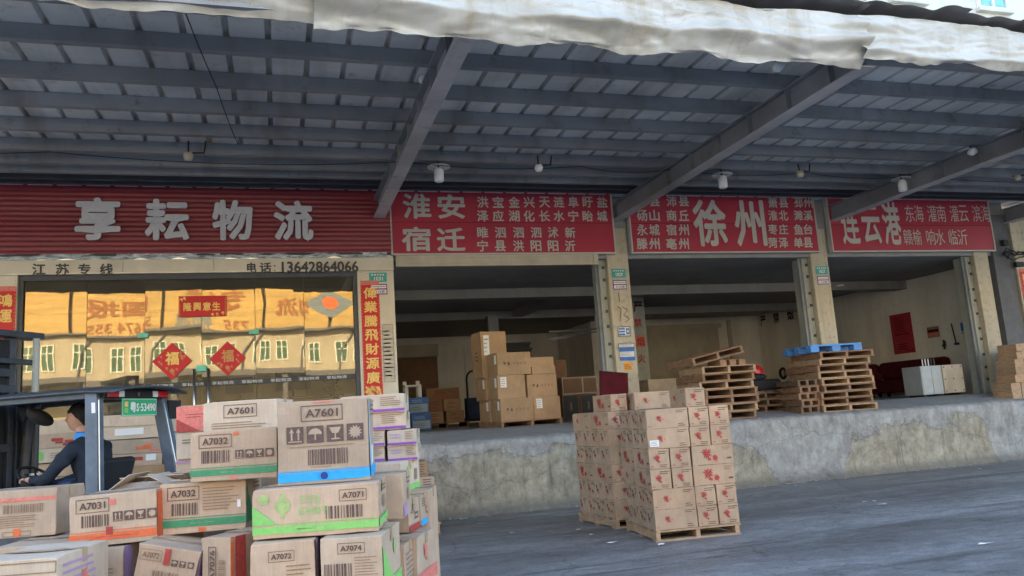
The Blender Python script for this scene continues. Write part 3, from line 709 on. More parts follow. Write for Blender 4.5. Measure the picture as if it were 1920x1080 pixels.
# ---- building across the yard (seen in the shop glass)
OY = -45
op = thing('opposite_building', 'pale two storey building across the yard with yellow parapet signs, mirrored in the shop glass', 'building', (-4, OY, 0)); oo = Vector((-4, OY, 0))
def opart(name, mb, par=None, **k):
    mb.v = [tuple(Vector(p)-oo) for p in mb.v]; return mb.build(name, par or op, **k)
mb = MB(); mb.box(-45, 40, OY-12, OY, 0, 14.6, opp_m); opart('wall', mb)
mb = MB(); mb.box(-45, 40, OY, OY+4.0, 5.6, 5.95, opp_roof)
for x in range(-42, 40, 6): mb.box(x, x+.3, OY+3.5, OY+3.8, 0, 5.6, opp_roof)
opart('awning', mb)
mb = MB(); mb.box(-45, 40, OY, OY+.6, 9.0, 9.15, opp_roof); opart('ledge', mb)
for i in range(34):
    x = -27+i*1.5+(.3 if i % 2 else 0)
    f = MB(); z0 = 6.75
    for q in (-.40, -.03, .34): f.box(x+q, x+q+.06, OY+.002, OY+.07, z0, z0+1.5, white)
    for q in (0, .9, 1.46): f.box(x-.40, x+.40, OY+.003, OY+.072, z0+q, z0+q+.05, white)
    w_ = opart('window', f)
    f = MB(); f.poly([(x+.36, OY+.03, z0), (x-.36, OY+.03, z0), (x-.36, OY+.03, z0+1.5), (x+.36, OY+.03, z0+1.5)], win_green)
    opart('pane', f, w_)
mb = MB()
for x in (-20, -13.2, -12.6, -7.8, -2.3, 1.2, 4.6, 8): mb.tube([(x, OY+.12, 6.0), (x+.15, OY+.12, 7.6), (x+1.0, OY+.12, 8.9)], .06, opp_roof, 6)  # dark slanting tubes stand in for pipes and their diagonal cast shadows
opart('pipe_and_shadow_line', mb)
xs = [-26, -13.6, -7.0, -1.2, 4.0, 6.2, 16]
for i in range(6):
    a, b = xs[i]+.12, xs[i+1]-.12
    s_ = MB(); s_.box(a, b, OY+.35, OY+.5, 9.16, 13.4, opp_sign)
    for z in lin(9.3, 13.3, 14): s_.box(a, b, OY+.5, OY+.515, z, z+.05, opp_sign)
    w_ = opart('parapet_sign', s_)
    l_ = MB()
    def tx(t, x, z, w, h, mat): l_.text(t, (x, OY+.53, z+.55), (-1, 0, 0), (0, 0, 1), w, h, mat, .03)
    if i == 1: tx('国报', b-.9, 9.75, 4.0, 1.2, opp_letter); tx('53674 3555', b-.6, 8.75, 4.6, .62, opp_letter)
    if i == 2: tx('专线', b-.6, 9.9, 3.6, 1.3, opp_letter); tx('735', b-.5, 8.7, 1.6, .6, opp_letter); tx('物流', b-2.8, 8.55, 2.0, 1.0, opp_blue)
    if i == 3: tx('物流', b-1.2, 9.3, 3.0, 1.3, opp_letter)
    if i == 4:
        l_.poly([(b-.2, OY+.53, 10.9), (b-2, OY+.53, 9.9), (b-3.8, OY+.53, 10.9), (b-2, OY+.53, 11.9)], opp_blue)
        l_.poly([(b-2+.5*math.cos(t), OY+.54, 11.0+.5*math.sin(t)) for t in [6.283*q/14 for q in range(14)][::-1]], ink_orange)
    if i == 5: tx('专线', a+2, 9.3, 1.5, .9, ink_rose); tx('物流', a+2, 10.8, 1.5, .9, ink_rose)
    if l_.v: opart('lettering', l_, w_)
# ================================================================== SIGNS AND SHOPFRONT
def lay(mb, s, u0, u1, v0, v1, y, mat, bold=.03):
    """write s on the plane y so that it fills the given field"""
    a = at(u0, (v0+v1)/2, y=y); b = at(u1, (v0+v1)/2, y=y); c = at((u0+u1)/2, v0, y=y); d = at((u0+u1)/2, v1, y=y)
    mb.text(s, (a.x, y, d.z), (1, 0, 0), (0, 0, 1), b.x-a.x, c.z-d.z, mat, bold)
def cells(mb, s, us, v, y, q, mat=sign_letter, bold=.03):
    for ch, u in zip(s, us):
        p = at(u, v, y=y); mb.text(ch, (p.x-q/2, y, p.z-q/2), (1, 0, 0), (0, 0, 1), q, q, mat, bold)
def board(label, x0, x1, z0, z1, name='sign_board'):
    t = thing(name, label, 'sign', (x0, 0, z0))
    w, h = x1-x0, z1-z0
    b = MB(); b.box(0, w, 0, .1, 0, h, sign_red); b.build('panel', t)
    b = MB(); e = .022
    b.box(-.004, w+.004, -.012, .102, -.004, e, sign_letter); b.box(-.004, w+.004, -.012, .102, h-e, h+.004, sign_letter)
    b.box(-.004, e, -.012, .102, e+.001, h-e-.001, sign_letter); b.box(w-e, w+.004, -.012, .102, e+.001, h-e-.001, sign_letter)
    b.build('frame', t)
    b = MB(); b.box(.02, w-.02, -.003, 0, h*.49, h*.49+.006, maroon); b.build('seam', t)
    l = MB(); return t, l
def endboard(t, l):
    o = t.location; l.v = [(p[0]-o.x, p[1]-o.y, p[2]-o.z) for p in l.v]; l.build('lettering', t)
x0 = 1.775
t, l = board('wide red board lettered 淮安 宿迁 over the bay with the brown cartons', x0, x0+3.9, 4.12, 5.22)
Y0 = -.006
for s, u0, u1, v0, v1 in (('淮', 755, 808, 363, 410), ('安', 820, 872, 364, 410), ('宿', 753, 808, 425, 471), ('迁', 819, 872, 427, 471)): lay(l, s, u0, u1, v0, v1, Y0, sign_letter, .035)
cells(l, '洪宝金兴天涟阜盱盐', (905, 934, 964, 992, 1021, 1048, 1075, 1102, 1129), 379, Y0, .195)
cells(l, '泽应湖化长水宁眙城', (905, 934, 964, 992, 1021, 1048, 1075, 1102, 1129), 405, Y0, .195)
cells(l, '睢泗泗泗沭新', (905, 938, 972, 1005, 1037, 1069), 436, Y0, .19)
cells(l, '宁县洪阳阳沂', (905, 938, 972, 1005, 1037, 1069), 461, Y0, .19)
endboard(t, l)
t, l = board('red board with big letters 徐州 in the middle and small town names on both sides', x0+4.205, x0+8.09, 4.12, 5.22)
for r, v in zip(('丰县沛县', '砀山商丘', '永城宿州', '滕州亳州'), (377, 404, 431, 457)): cells(l, r, (1204, 1227, 1259, 1282), v, Y0, .205)
lay(l, '徐', 1300, 1362, 374, 462, Y0, sign_letter, .035); lay(l, '州', 1377, 1435, 375, 462, Y0, sign_letter, .035)
for r, v in zip(('萧县邳州', '淮北濉溪', '枣庄鱼台', '菏泽单县'), (380, 404, 430, 455)): cells(l, r, (1449, 1469, 1497, 1515), v, Y0, .2)
endboard(t, l)
t, l = board('red board lettered 连云港 partly behind a sloping rafter at the right', x0+8.38, x0+12.34, 4.12, 5.2)
for s, u0, u1, v0, v1 in (('连', 1577, 1610, 385, 458), ('云', 1616, 1650, 383, 457), ('港', 1655, 1688, 379, 459)): lay(l, s, u0, u1, v0, v1, Y0, sign_letter, .03)
for s, u0, u1 in (('东', 1697, 1714), ('海', 1715, 1731), ('灌', 1739, 1756), ('南', 1757, 1773), ('灌', 1781, 1797), ('云', 1798, 1815), ('滨', 1823, 1839), ('海', 1840, 1856)): lay(l, s, u0, u1, 385, 416, Y0, sign_letter, .02)
for s, u0, u1 in (('赣', 1694, 1711), ('榆', 1712, 1728), ('响', 1737, 1753), ('水', 1754, 1771), ('临', 1779, 1795), ('沂', 1796, 1814)): lay(l, s, u0, u1, 430, 459, Y0, sign_letter, .02)
endboard(t, l)

# corrugated red sign of the shop
t = thing('shop_sign', 'long dark red corrugated sign with large white dotted letters 享耘物流 over the shop', 'sign', (-6.5, 0, 4.16)); o3 = t.location
b = MB(); n = 14; zz = lin(0, 1.03, n*4)
def cor(x, z): return (x, -.03-.0045*math.sin(z/1.03*n*6.2832)+.012*noise.noise(Vector((x*.7, z*3, 1))), z)
grid(b, lin(0, 8.27, 60), zz, cor, M("corrugated_red", (.20, .018, .027), .42, var=.15, sc=2, scale=(.3, 1, 3), bmp=0, spec=.55))
b.build('panel', t, smooth=True)
b = MB(); b.box(0, 8.27, .0, .08, -.03, 1.06, dark_metal); b.build('backing', t)
l = MB()
for s, u0, u1, v0, v1 in (('享', 141, 227, 371, 451), ('耘', 272, 355, 374, 451), ('物', 398, 474, 376, 451), ('流', 513, 587, 377, 451)): lay(l, s, u0, u1, v0, v1, -.075, lw_letter, .045)
l.v = [(p[0]-o3.x, p[1]-o3.y, p[2]-o3.z) for p in l.v]
lo = l.build('lettering', t)
so_ = lo.modifiers.new("solid", 'SOLIDIFY'); so_.thickness = .03; so_.offset = 1
# torn banner scraps under it
b = MB(); rr = random.Random(3)
def scrap(x, z): return (x, .0+.03*noise.noise(Vector((x*3, z*20, 2))), z+.05*noise.noise(Vector((x*4, 3, 1)))*(1 if z < .06 else .2))
strip_m = M("torn_banner", (.40, .44, .46), .7, var=.9, sc=7, scale=(1, 1, 4), bmp=.2)
grid(b, lin(0, 8.2, 160), lin(0, .1, 4), scrap, strip_m)
tag(b.build('torn_banner', loc=(-6.5, -.005, 4.075), smooth=True), 'torn strip of old banner between the corrugated red sign and the shop header', 'banner')

shop = thing('shopfront', 'cream framed glass shopfront with gold mirrored panes and a phone number on its header', 'shopfront', (-1, 0, 1.14)); sh = shop.location.copy()
def spart(name, mb, par=None, **k):
    mb.v = [tuple(Vector(p)-sh) for p in mb.v]; return mb.build(name, par or shop, **k)
b = MB(); zt, zb = 4.07, 3.86
for xa, xb in ((-7, -4.6), (-4.597, -2.12), (-2.117, -.89), (-.887, .35), (.353, 1.79)):
    b.box(xa, xb, -.06, .1, zb, zt-.003, header_cream)
hd = spart('header', b, bevel=.006)
b = MB(); b.box(-7, 1.2, -.066, -.0605, zb, zb+.012, steel); spart('trim', b)
l = MB()
for s, u0, u1 in (('江', 60, 86), ('苏', 104, 130), ('专', 146, 170), ('线', 187, 212)): lay(l, s, u0, u1, 494, 516, -.064, office_dark, .04)
for s, u0, u1 in (('电', 463, 481), ('话', 487, 509)): lay(l, s, u0, u1, 492, 511, -.064, office_dark, .04)
lay(l, ':', 513, 517, 497, 509, -.064, office_dark, .02)
lay(l, '13642864066', 528, 672, 490, 511, -.064, office_dark, .035)
spart('lettering', l)
b = MB(); b.box(1.215, 1.785, -.05, .1, 1.14, 3.857, header_cream); spart('jamb', b, bevel=.006)
b = MB(); b.box(-3.74, -3.46, -.05, .1, 1.14, 3.857, header_cream); spart('jamb', b, bevel=.006)
b = MB(); b.box(-7, -3.745, -.04, .1, 1.14, 3.857, cream); spart('side_panel', b)
b = MB(); b.box(-3.457, 1.212, .0, .1, 3.78, 3.855, dark_metal); b.box(-3.457, -3.40, .002, .098, 1.14, 3.778, dark_metal); b.box(1.15, 1.212, .002, .098, 1.14, 3.778, dark_metal); spart('glass_frame', b)
sx_ = [-3.395, -2.60, -1.84, -1.07, -.315, .40, 1.145]
rp = random.Random(11)
tw = [(.25, -.55), (-.2, .05), (.3, .3), (-.05, .1), (.15, -.25), (-.15, .35)]
for i in range(6):
    a, b_ = sx_[i]+.003, sx_[i+1]-.003
    for z0, z1 in (((1.16, 2.96), (2.966, 3.777)) if i in (2, 3) else ((1.16, 3.777),)):
        p = MB(); w, h = b_-a, z1-z0; nx, nz = 8, 12
        grid(p, lin(-w/2, w/2, nx), lin(-h/2, h/2, nz), lambda x, z: (x, 0, z), glass_m)
        po = p.build('glass_pane', shop, loc=Vector(((a+b_)/2, .05, (z0+z1)/2))-sh, smooth=True)
        po.rotation_euler = (R(tw[i][0]*.45-.45), 0, R(tw[i][1]*.8))
for x in (-1.84, -.315):
    b = MB(); b.box(x-.09, x+.05, -.005, .1, 2.925, 2.995, green_fit); spart('door_fitting', b, bevel=.006)
for x in (-1.165, -.975):
    b = MB(); b.tube([(x, -.05, 1.35), (x, -.05, 2.44)], .017, steel, 10); b.tube([(x, -.05, 2.35), (x, .05, 2.35)], .012, steel, 8); b.tube([(x, -.05, 1.5), (x, .05, 1.5)], .012, steel, 8); spart('door_handle', b, smooth=True)
b = MB(); b.box(-1.14, -1.0, -.03, -.02, 2.4, 2.49, green_fit); spart('door_tag', b)
b = MB(); b.box(-1.83, 1.14, .026, .028, 2.185, 2.26, office_dark)
l = b
for i in range(7):
    x = -1.75+i*.41; b.text('享耘物流', (x, .0245, 2.198), (1, 0, 0), (0, 0, 1), .30, .048, paper, .02)
spart('glass_sticker_band', b)
# the office behind the glass
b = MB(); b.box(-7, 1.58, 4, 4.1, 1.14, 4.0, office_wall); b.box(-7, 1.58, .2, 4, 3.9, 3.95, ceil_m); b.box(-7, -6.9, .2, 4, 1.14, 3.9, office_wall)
spart('office_wall', b)
def desk_set():
    t = thing('office_desk', 'dark office desk behind the shop glass', 'desk', (.1, 2.2, fz(2.2)))
    b = MB(); b.box(-1.1, 1.0, -.3, .3, .72, .75, office_dark); b.build('top', t)
    b = MB(); b.box(-1.05, -1.0, -.28, .28, 0, .718, office_dark); b.box(.9, .95, -.28, .28, 0, .718, office_dark); b.build('frame', t)
    for lab, x, w in (('wide dark computer monitor standing on the office desk behind the shop glass', .15, .6), ('small black monitor at the left end of the office desk behind glass', -.75, .45)):
        m_ = thing('computer_monitor', lab, 'monitor', (.1+x, 2.2, fz(2.2)+.752))
        b = MB(); b.box(-w/2, w/2, -.02, .02, .12, .12+w*.6, black); b.build('screen', m_)
        b = MB(); b.box(-.1, .1, -.08, .08, 0, .012, black); b.box(-.02, .02, -.015, .015, .012, .119, black); b.build('stand', m_)
desk_set()
pt = thing('potted_plant', 'green leafy plant in the office window beside the right shop jamb', 'plant', (.85, .8, fz(.8)))
b = MB(); b.lathe([(0, 0), (.12, 0), (.16, .3), (.14, .3), (0, .27)], (0, 0, 0), cream, 14); b.build('pot', pt, smooth=True)
b = MB(); q = random.Random(5)
for i in range(90):
    a = q.uniform(0, 6.28); r_ = q.uniform(.02, .22); z = q.uniform(.35, 1.05); c_ = Vector((r_*math.cos(a), r_*math.sin(a), z)); d = Vector((math.cos(a), math.sin(a), q.uniform(-.3, .6))).normalized()*.09; s_ = d.cross(Vector((0, 0, 1))).normalized()*.025
    b.poly([c_, c_+d*.5+s_, c_+d, c_+d*.5-s_], leaf_m)
b.tube([(0, 0, .27), (.01, .01, .9)], .012, leaf_m, 6); b.build('foliage', pt)

# red paper couplets, door squares and the banner
def couplet(label, x0, x1, z0, z1, s, y=-.054, pattern=True):
    t = thing('couplet_banner', label, 'couplet', (x0, y, z0)); w, h = x1-x0, z1-z0
    b = MB(); b.box(0, w, -.003, 0, 0, h, banner_red); b.build('paper', t)
    l = MB(); n = len(s); f = Face(l, (0, -.003, 0), (1, 0, 0), (0, 0, 1), (0, -1, 0), .0015)
    f.rect(0, w, h-.07, h, ink_rose)
    m0 = .19 if pattern else .06
    c = (h-.09-m0)/n
    for i, ch in enumerate(s):
        if ch != ' ': f.text(ch, w*.14, h-.09-c*(i+1)+c*.1, w*.72, c*.82, gold, .035)
    q = random.Random(int(x0*100)+3)
    for i in range(26 if pattern else 4): f.flower(q.uniform(.03, w-.03), q.uniform(.02, m0-.03), q.uniform(.02, .045), q.choice((gold, ink_orange, gold)), i)
    for i in range(int(h/.05)):
        f.disc(w*.045, .2+i*.05, .008, gold_dim, .0003, 5); f.disc(w*.955, .2+i*.05, .008, gold_dim, .0003, 5)
    l.build('lettering', t); return t
couplet('vertical red couplet lettered 偉業騰飛財源廣 on the right shop jamb', 1.258, 1.545, 1.88, 3.70, '偉業騰飛財源廣')
couplet('vertical red couplet on the left shop jamb, cut by the edge of the photo', -3.735, -3.47, 1.88, 3.70, '鴻運     ')
def fu(label, u, v, r, mat):
    p = at(u, v, y=.02); t = thing('door_square', label, 'door decoration', (p.x, .012, p.z))
    b = MB(); b.poly([(-r, 0, 0), (0, 0, -r), (r, 0, 0), (0, 0, r)], banner_red); b.poly([(-r, .003, 0), (0, .003, r), (r, .003, 0), (0, .003, -r)], banner_red); b.build('paper', t)
    l = MB(); f = Face(l, (0, 0, 0), (1, 0, 0), (0, 0, 1), (0, -1, 0), .002); q = random.Random(int(u))
    f.text('福', -r*.34, -r*.22, r*.68, r*.72, mat, .05)
    for i in range(16):
        a = rng.uniform(0, 6.28); rr_ = r*q.uniform(.42, .62); x, z = rr_*math.cos(a)*1.05, rr_*math.sin(a)*1.05
        if abs(x)+abs(z) < r*.86 and (abs(x) > r*.4 or z < -r*.3): f.flower(x, z, r*.09, ink_rose if i % 2 else gold_dim, i)
    f.flower(0, -r*.55, r*.17, gold_dim, 77)
    l.build('lettering', t)
fu('red diamond with bright gold 福 on the left door leaf', 323, 677, .27, gold)
fu('red diamond with dull gold 福 on the right door leaf', 427, 672, .255, gold_dim)
a = at(335, 556, y=.02); b_ = at(425, 592, y=.02)
t = thing('door_banner', 'small red horizontal banner lettered 隆興意生 above the shop doors', 'banner', (a.x, .01, b_.z)); w, h = b_.x-a.x, a.z-b_.z
b = MB(); b.box(0, w, -.003, 0, 0, h, banner_red); b.build('paper', t)
l = MB(); f = Face(l, (0, -.003, 0), (1, 0, 0), (0, 0, 1), (0, -1, 0), .0015)
for i, ch in enumerate('隆興意生'): f.text(ch, w*(.1+.2*i), h*.27, w*.17, h*.42, gold, .04)
for x, z in ((.06, .85), (.12, .9), (.92, .15), (.8, .1), (.7, .08)): f.flower(w*x, h*z, h*.09, gold, int(x*50))
for i in range(9): f.disc(w*.02, h*(.08+.1*i), .01, gold_dim); f.disc(w*.98, h*(.08+.1*i), .01, gold_dim)
l.build('lettering', t)

# enamel number plates and notices on the pillars
def plate(label, x, z, w, h, s, mat, y, cat='number plate'):
    t = thing('number_plate', label, cat, (x, y, z), 0, 'number plates on the pillars')
    b = MB(); b.box(0, w, -.004, 0, 0, h, mat); b.build('panel', t)
    l = MB(); f = Face(l, (0, -.004, 0), (1, 0, 0), (0, 0, 1), (0, -1, 0), .0012)
    if mat is plate_teal:
        f.text(s, w*.27, h*.14, w*.5, h*.42, paper, .03)
        for i in range(5): f.rect(w*(.12+.16*i), w*(.21+.16*i), h*.70, h*.84, paper)
    else:
        f.rect(w*.06, w*.94, h*.58, h*.88, paper); f.rect(w*.1, w*.9, h*.70, h*.76, plate_purple, .0005); f.rect(w*.06, w*.94, h*.1, h*.45, paper); f.text(s, w*.16, h*.15, w*.7, h*.25, plate_purple, .03)
    l.build('lettering', t)
plate('teal plate numbered 1029 on the pillar between the 淮安 and 徐州 boards', 5.60, 3.71, .265, .155, '1029', plate_teal, .095)
plate('purple and white plate under 1029 on the pillar with blue notices', 5.605, 3.50, .255, .165, 'A132栋', plate_purple, .095)
plate('teal plate numbered 1027 on the pillar left of the 连云港 board', 9.79, 3.71, .265, .155, '1027', plate_teal, .095)
plate('purple and white plate under 1027 on the pillar behind the blue pallet', 9.80, 3.515, .255, .165, '132栋', plate_purple, .095)
plate('teal plate ending in 31 half hidden behind the red couplet on the shop jamb', 1.40, 3.675, .275, .15, '1031', plate_teal, -.0505)
plate('purple and white plate half hidden behind the red couplet on the shop jamb', 1.41, 3.475, .265, .17, 'A132栋', plate_purple, -.0505)
def notice(label, x, z, w, h, fn, name='notice', y=.094):
    t = thing(name, label, name.replace('_', ' '), (x, y, z)); b = MB(); f = Face(b, (0, 0, 0), (1, 0, 0), (0, 0, 1), (0, -1, 0), .001); fn(f, w, h)
    b.build('printing', t); return t
def n1(f, w, h):
    f.rect(0, w, 0, h, paper); f.frame(0, w, 0, h, .012, notice_blue)
    for i in range(3): f.rect(w*.08, w*.55, h*(.12+.28*i), h*(.3+.28*i), notice_blue, .0005)
    f.rect(w*.64, w*.92, h*.2, h*.8, notice_blue, .0005); f.rect(w*.72, w*.84, h*.38, h*.62, paper, .001)
def n2(f, w, h):
    f.rect(0, w, 0, h, paper); f.rect(0, w, 0, h*.22, notice_blue, .0005); f.rect(0, w, h*.52, h*.78, notice_blue, .0005); f.frame(0, w, 0, h, .01, notice_blue)
    f.lines(w*.08, w*.9, h*.55, h*.75, 2, paper) ; f.lines(w*.1, w*.9, h*.26, h*.5, 3, notice_blue)
    f.n = f.n; f.lines(w*.1, w*.9, h*.8, h*.97, 2, notice_blue)
def n3(f, w, h):
    f.rect(0, w, 0, h, orange_m); f.lines(w*.1, w*.9, h*.15, h*.85, 3, ink_red)
notice('small blue and white stencilled notice high on the pillar', 5.62, 2.68, .24, .17, n1)
notice('larger blue and white notice above the orange sticker on the pillar', 5.61, 2.26, .29, .30, n2)
notice('orange sticker low on the pillar under the blue notices', 5.68, 2.10, .14, .125, n3, 'sticker')
def n4(f, w, h):
    f.rect(0, w, 0, h, cream); f.frame(0, w, 0, h, .006, ink_faint); f.lines(w*.1, w*.9, h*.08, h*.92, 12, ink_faint)
notice('pale paper list pasted on the shop jamb beside the red couplet', 1.57, 2.1, .17, .9, n4, 'paper_list', -.051)
b = MB(); 
for pts in ([(5.70, 3.44), (5.70, 3.28)], [(5.66, 3.2), (5.72, 3.16), (5.68, 2.95)], [(5.74, 3.2), (5.84, 3.14), (5.76, 3.05), (5.86, 2.98), (5.78, 2.92)]):
    b.tube([(x, .097, z) for x, z in pts], .006, ink, 5)
tag(b.build('graffiti'), 'dark scrawled marks on the pillar between number plates and blue notices', 'graffiti')
# end of the row: plastered wall and dark boarding, next shop's couplet and letter
b = MB(); b.box(14.62, 18, .02, .5, 0, 5.0, pillar_m); 
tag(b.build('neighbour_wall'), 'pale plastered wall of the neighbouring shop at the right end of the dock', 'wall')
b = MB(); b.box(14.1, 14.6, .06, .2, 0, 4.9, M("grey_board", (.12, .12, .125), .8)); b.box(14.0, 14.6, .2, .5, 1.1, 4.9, pillar_side)
tag(b.build('boarding'), 'dark grey boarded strip between the last pillar and the neighbouring wall', 'panel')
couplet('vertical red couplet lettered 財源廣進 on the neighbouring wall at the right edge', 14.66, 15.0, 2.0, 3.75, '財源廣進  ', .018, False)
t = thing('wall_lettering', 'large dark character 信 on the neighbouring wall at the right edge', 'lettering', (15.0, .015, 4.0)); b = MB(); b.text('信', (0, 0, 0), (1, 0, 0), (0, 0, 1), .45, .48, office_dark, .03); b.build('letter', t)
b = MB(); q = random.Random(8)
for i in range(5):
    z = 3.98+.03*i; b.tube([(14.25+.1*k, -.02-.05*q.random(), z+.08*q.uniform(-1, 1)) for k in range(9)], .012, black, 6)
b.box(14.3, 14.42, -.06, .02, 4.22, 4.34, black); b.box(14.55, 14.75, -.05, .02, 3.78, 3.88, black)
tag(b.build('wiring'), 'tangle of black electric cables at the top of the last pillar', 'wiring')
# things on the far side wall of the last bay
def wallflat(name, label, cat, y0, y1, z0, z1, fn, X=14.75):
    t = thing(name, label, cat, (X-.004, max(y0, y1), min(z0, z1))); b = MB(); f = Face(b, (0, 0, 0), (0, -1, 0), (0, 0, 1), (-1, 0, 0), .002); fn(f, abs(y0-y1), abs(z1-z0)); b.build('sheet', t)
def p1(f, w, h):
    f.rect(0, w, 0, h, poster_red); f.lines(w*.15, w*.85, h*.45, h*.92, 7, maroon); f.lines(w*.2, w*.9, h*.06, h*.3, 4, ink_rose)
wallflat('poster', 'large dark red poster on the side wall of the last bay', 'poster', 3.85, 3.15, 2.31, 3.29, p1)
def p2(f, w, h):
    f.rect(0, w, 0, h, ink_faint); f.rect(w*.05, w*.95, h*.5, h*.75, maroon, .0005); f.rect(w*.1, w*.9, h*.08, h*.4, ink_rose, .0005)
wallflat('small_poster', 'small reddish notice right of the large red poster', 'poster', 2.72, 2.36, 2.6, 2.85, p2)
def p3(f, w, h): f.rect(0, w, h*.3, h, notice_blue); f.rect(0, w, 0, h*.28, ink_pale_blue)
wallflat('wall_notice', 'small blue notice near the front jamb of the last bay', 'notice', 1.75, 1.4, 2.58, 2.84, p3)
b = MB(); b.tube([(14.70, 1.95, 2.85), (14.70, 1.9, 2.4)], .015, dark_metal, 6); b.box(14.68, 14.73, 1.84, 1.94, 2.36, 2.41, dark_metal)
tag(b.build('hanging_tool'), 'thin dark tool hanging on the side wall near the blue notice', 'tool')
b = MB(); b.tube([(14.7, 2.25, 2.5), (14.69, 2.2, 2.4), (14.7, 2.25, 2.3)], .025, dark_metal, 6); b.tube([(14.7, 2.2, 2.48), (14.69, 2.28, 2.36)], .02, dark_metal, 6)
tag(b.build('hanging_gloves'), 'dark crumpled gloves hanging on the side wall', 'gloves')
b = MB(); b.lathe([(.12, -.03), (.17, -.03), (.19, 0), (.17, .03), (.12, .03), (.12, -.03)], (14.68, 8.4, 2.15), black, 20, 'x')
tag(b.build('hose_coil', smooth=True), 'black coiled hose hanging on the deep side wall behind the pallets', 'hose')
b = MB(); b.bar((4.76, 1.2, 2.92), (5.75, 1.2, 2.94), .03, .03, dark_metal); b.bar((4.75, 1.2, 2.78), (5.33, 1.2, 2.845), .03, .05, dark_metal); b.bar((5.33, 1.2, 2.845), (5.75, 1.2, 2.9), .02, .02, dark_metal); b.box(5.72, 5.85, 1.1, 1.3, 2.955, 3.21, cream)
tag(b.build('wall_bracket'), 'dark steel arms fixed to a cream box near the pillar in the first bay', 'bracket')
b = MB(); b.lathe([(0, 0), (.09, .01), (.1, .03), (0, .05)], tuple(at(1575, 537, y=3.0)), white, 14)
b.v = [(p[0], p[1], p[2]) for p in b.v]; tag(b.build('soffit_lamp', smooth=True), 'small round white lamp under the soffit of the last bay', 'lamp')
# ================================================================== PALLETS AND CARTONS
def make_pallet(w, d, h, mat, label, group, seed=0, boards=7):
    r = random.Random(seed)
    t = thing('wooden_pallet', label, 'pallet', (0, 0, 0), 0, group)
    bh = .018
    b = MB(); bw = d/(boards*1.25)
    for i in range(boards):
        y = (d-bw)*i/(boards-1); j = r.uniform(-.006, .006); e0, e1 = r.uniform(-.012, .006), r.uniform(-.006, .012)
        b.box(e0, w+e1, y+j, y+bw+j, h-bh+r.uniform(-.001, .002), h+r.uniform(-.001, .002), mat)
    b.build('deck_boards', t)
    for i in range(3):
        x = (w-.05)*i/2; b = MB(); b.box(x, x+.045, .004, d-.004, bh+.001, h-bh-.002, mat); b.build('stringer', t)
    b = MB()
    for y in (0, d/2-.05, d-.1): b.box(r.uniform(-.01, .004), w+r.uniform(-.004, .01), y, y+.1, 0, bh, mat)
    b.build('base_boards', t); return t
def put(t, loc, rz=0, label=None, tilt=(0, 0)):
    t.location = loc; t.rotation_euler = (tilt[0], tilt[1], rz)
    if label: t['label'] = label
    return t
ORD = ['bottom', 'second', 'third', 'fourth', 'fifth', 'sixth', 'seventh', 'eighth', 'ninth', 'tenth']

# ---- two pallets of red flower cartons beside the dock
FL, FWD, FH = .455, .2175, .2005
def flower_end(seed):
    def fn(f, w, h):
        f.flower(w*.40, h*.56, h*.205, ink_red, seed); f.lines(w*.45, w*.95, h*.72, h*.92, 2, ink); f.lines(w*.5, w*.95, h*.06, h*.24, 2, ink); f.rect(w*.05, w*.2, h*.12, h*.15, ink_red)
    return fn
def flower_small(f, w, h):
    f.flower(w*.3, h*.55, h*.17, ink_red, 3); f.disc(w*.41, h*.48, h*.06, ink_rose); f.lines(w*.72, w*.96, h*.75, h*.93, 2, ink); f.lines(w*.75, w*.96, h*.06, h*.26, 2, ink); f.rect(w*.03, w*.09, h*.12, h*.15, ink_red)
def flower_big(f, w, h):
    f.flower(w*.34, h*.6, h*.32, ink_red, 5); f.flower(w*.55, h*.34, h*.2, ink_rose, 6); f.disc(w*.55, h*.34, h*.13, ink_red, .002); f.lines(w*.74, w*.95, h*.7, h*.93, 3, ink_faint); f.rect(w*.84, w*.95, h*.25, h*.33, ink)
def smudges(seed):
    def fn(f, w, h):
        q = random.Random(seed)
        for i in range(3 if w < .3 else 5): f.flower(w*q.uniform(.12, .9), h*q.uniform(.2, .8), h*q.uniform(.07, .13), ink, i)
        f.flower(w*.3, h*.5, h*.15, ink_red, 9); f.lines(w*.5, w*.95, h*.75, h*.93, 2, ink)
    return fn
FG = 'red flower cartons stacked on pallets beside the dock'
def proto_flower(seed):
    # long side = front; the ends carry the flower
    o = carton('flower carton', (0, -60, 0), FL, FWD, FH, 0, card_warm, FG, front=flower_big if seed % 3 == 0 else flower_small, right=flower_end(seed), left=smudges(seed), tape=False)
    bk = MB(); f = Face(bk, (FL, FWD, 0), (-1, 0, 0), (0, 0, 1), (0, 1, 0)); smudges(seed+7)(f, FL, FH); bk.build('printing', o); return o
pf = [proto_flower(i) for i in range(4)]
used = set()
def fcarton(kind, org, rz, x, y, z, label):
    """kind 'long': long side to the front; 'end': flower end to the front"""
    i = {'big': 0, 'small': rng.choice((1, 2))}.get(kind, rng.randrange(4))
    if kind == 'end':
        a = rz-math.pi/2; off = Vector((x, y+FL, 0))   # right end (+x) turns to face -y
    else:
        a = rz; off = Vector((x, y, 0))
    j = R(rng.uniform(-.8, .8)); off += Vector((rng.uniform(-.006, .006), rng.uniform(-.008, .004), 0))
    p = Matrix.Rotation(rz, 3, 'Z') @ off
    loc = Vector(org)+p+Vector((0, 0, z))
    if i not in used: used.add(i); o = pf[i]; o.location = loc; o.rotation_euler = (0, 0, a+j); o['label'] = label
    else: o = dup(pf[i], loc, (0, 0, a+j), label)
    return o
org1 = (3.63, -4.82, GZ); rz1 = R(-6)
wp = make_pallet(.91, .95, .11, wood_pale, 'pale wooden pallet under the front stack of red flower cartons', 'pallets under the flower cartons', 1)
put(wp, org1, rz1)
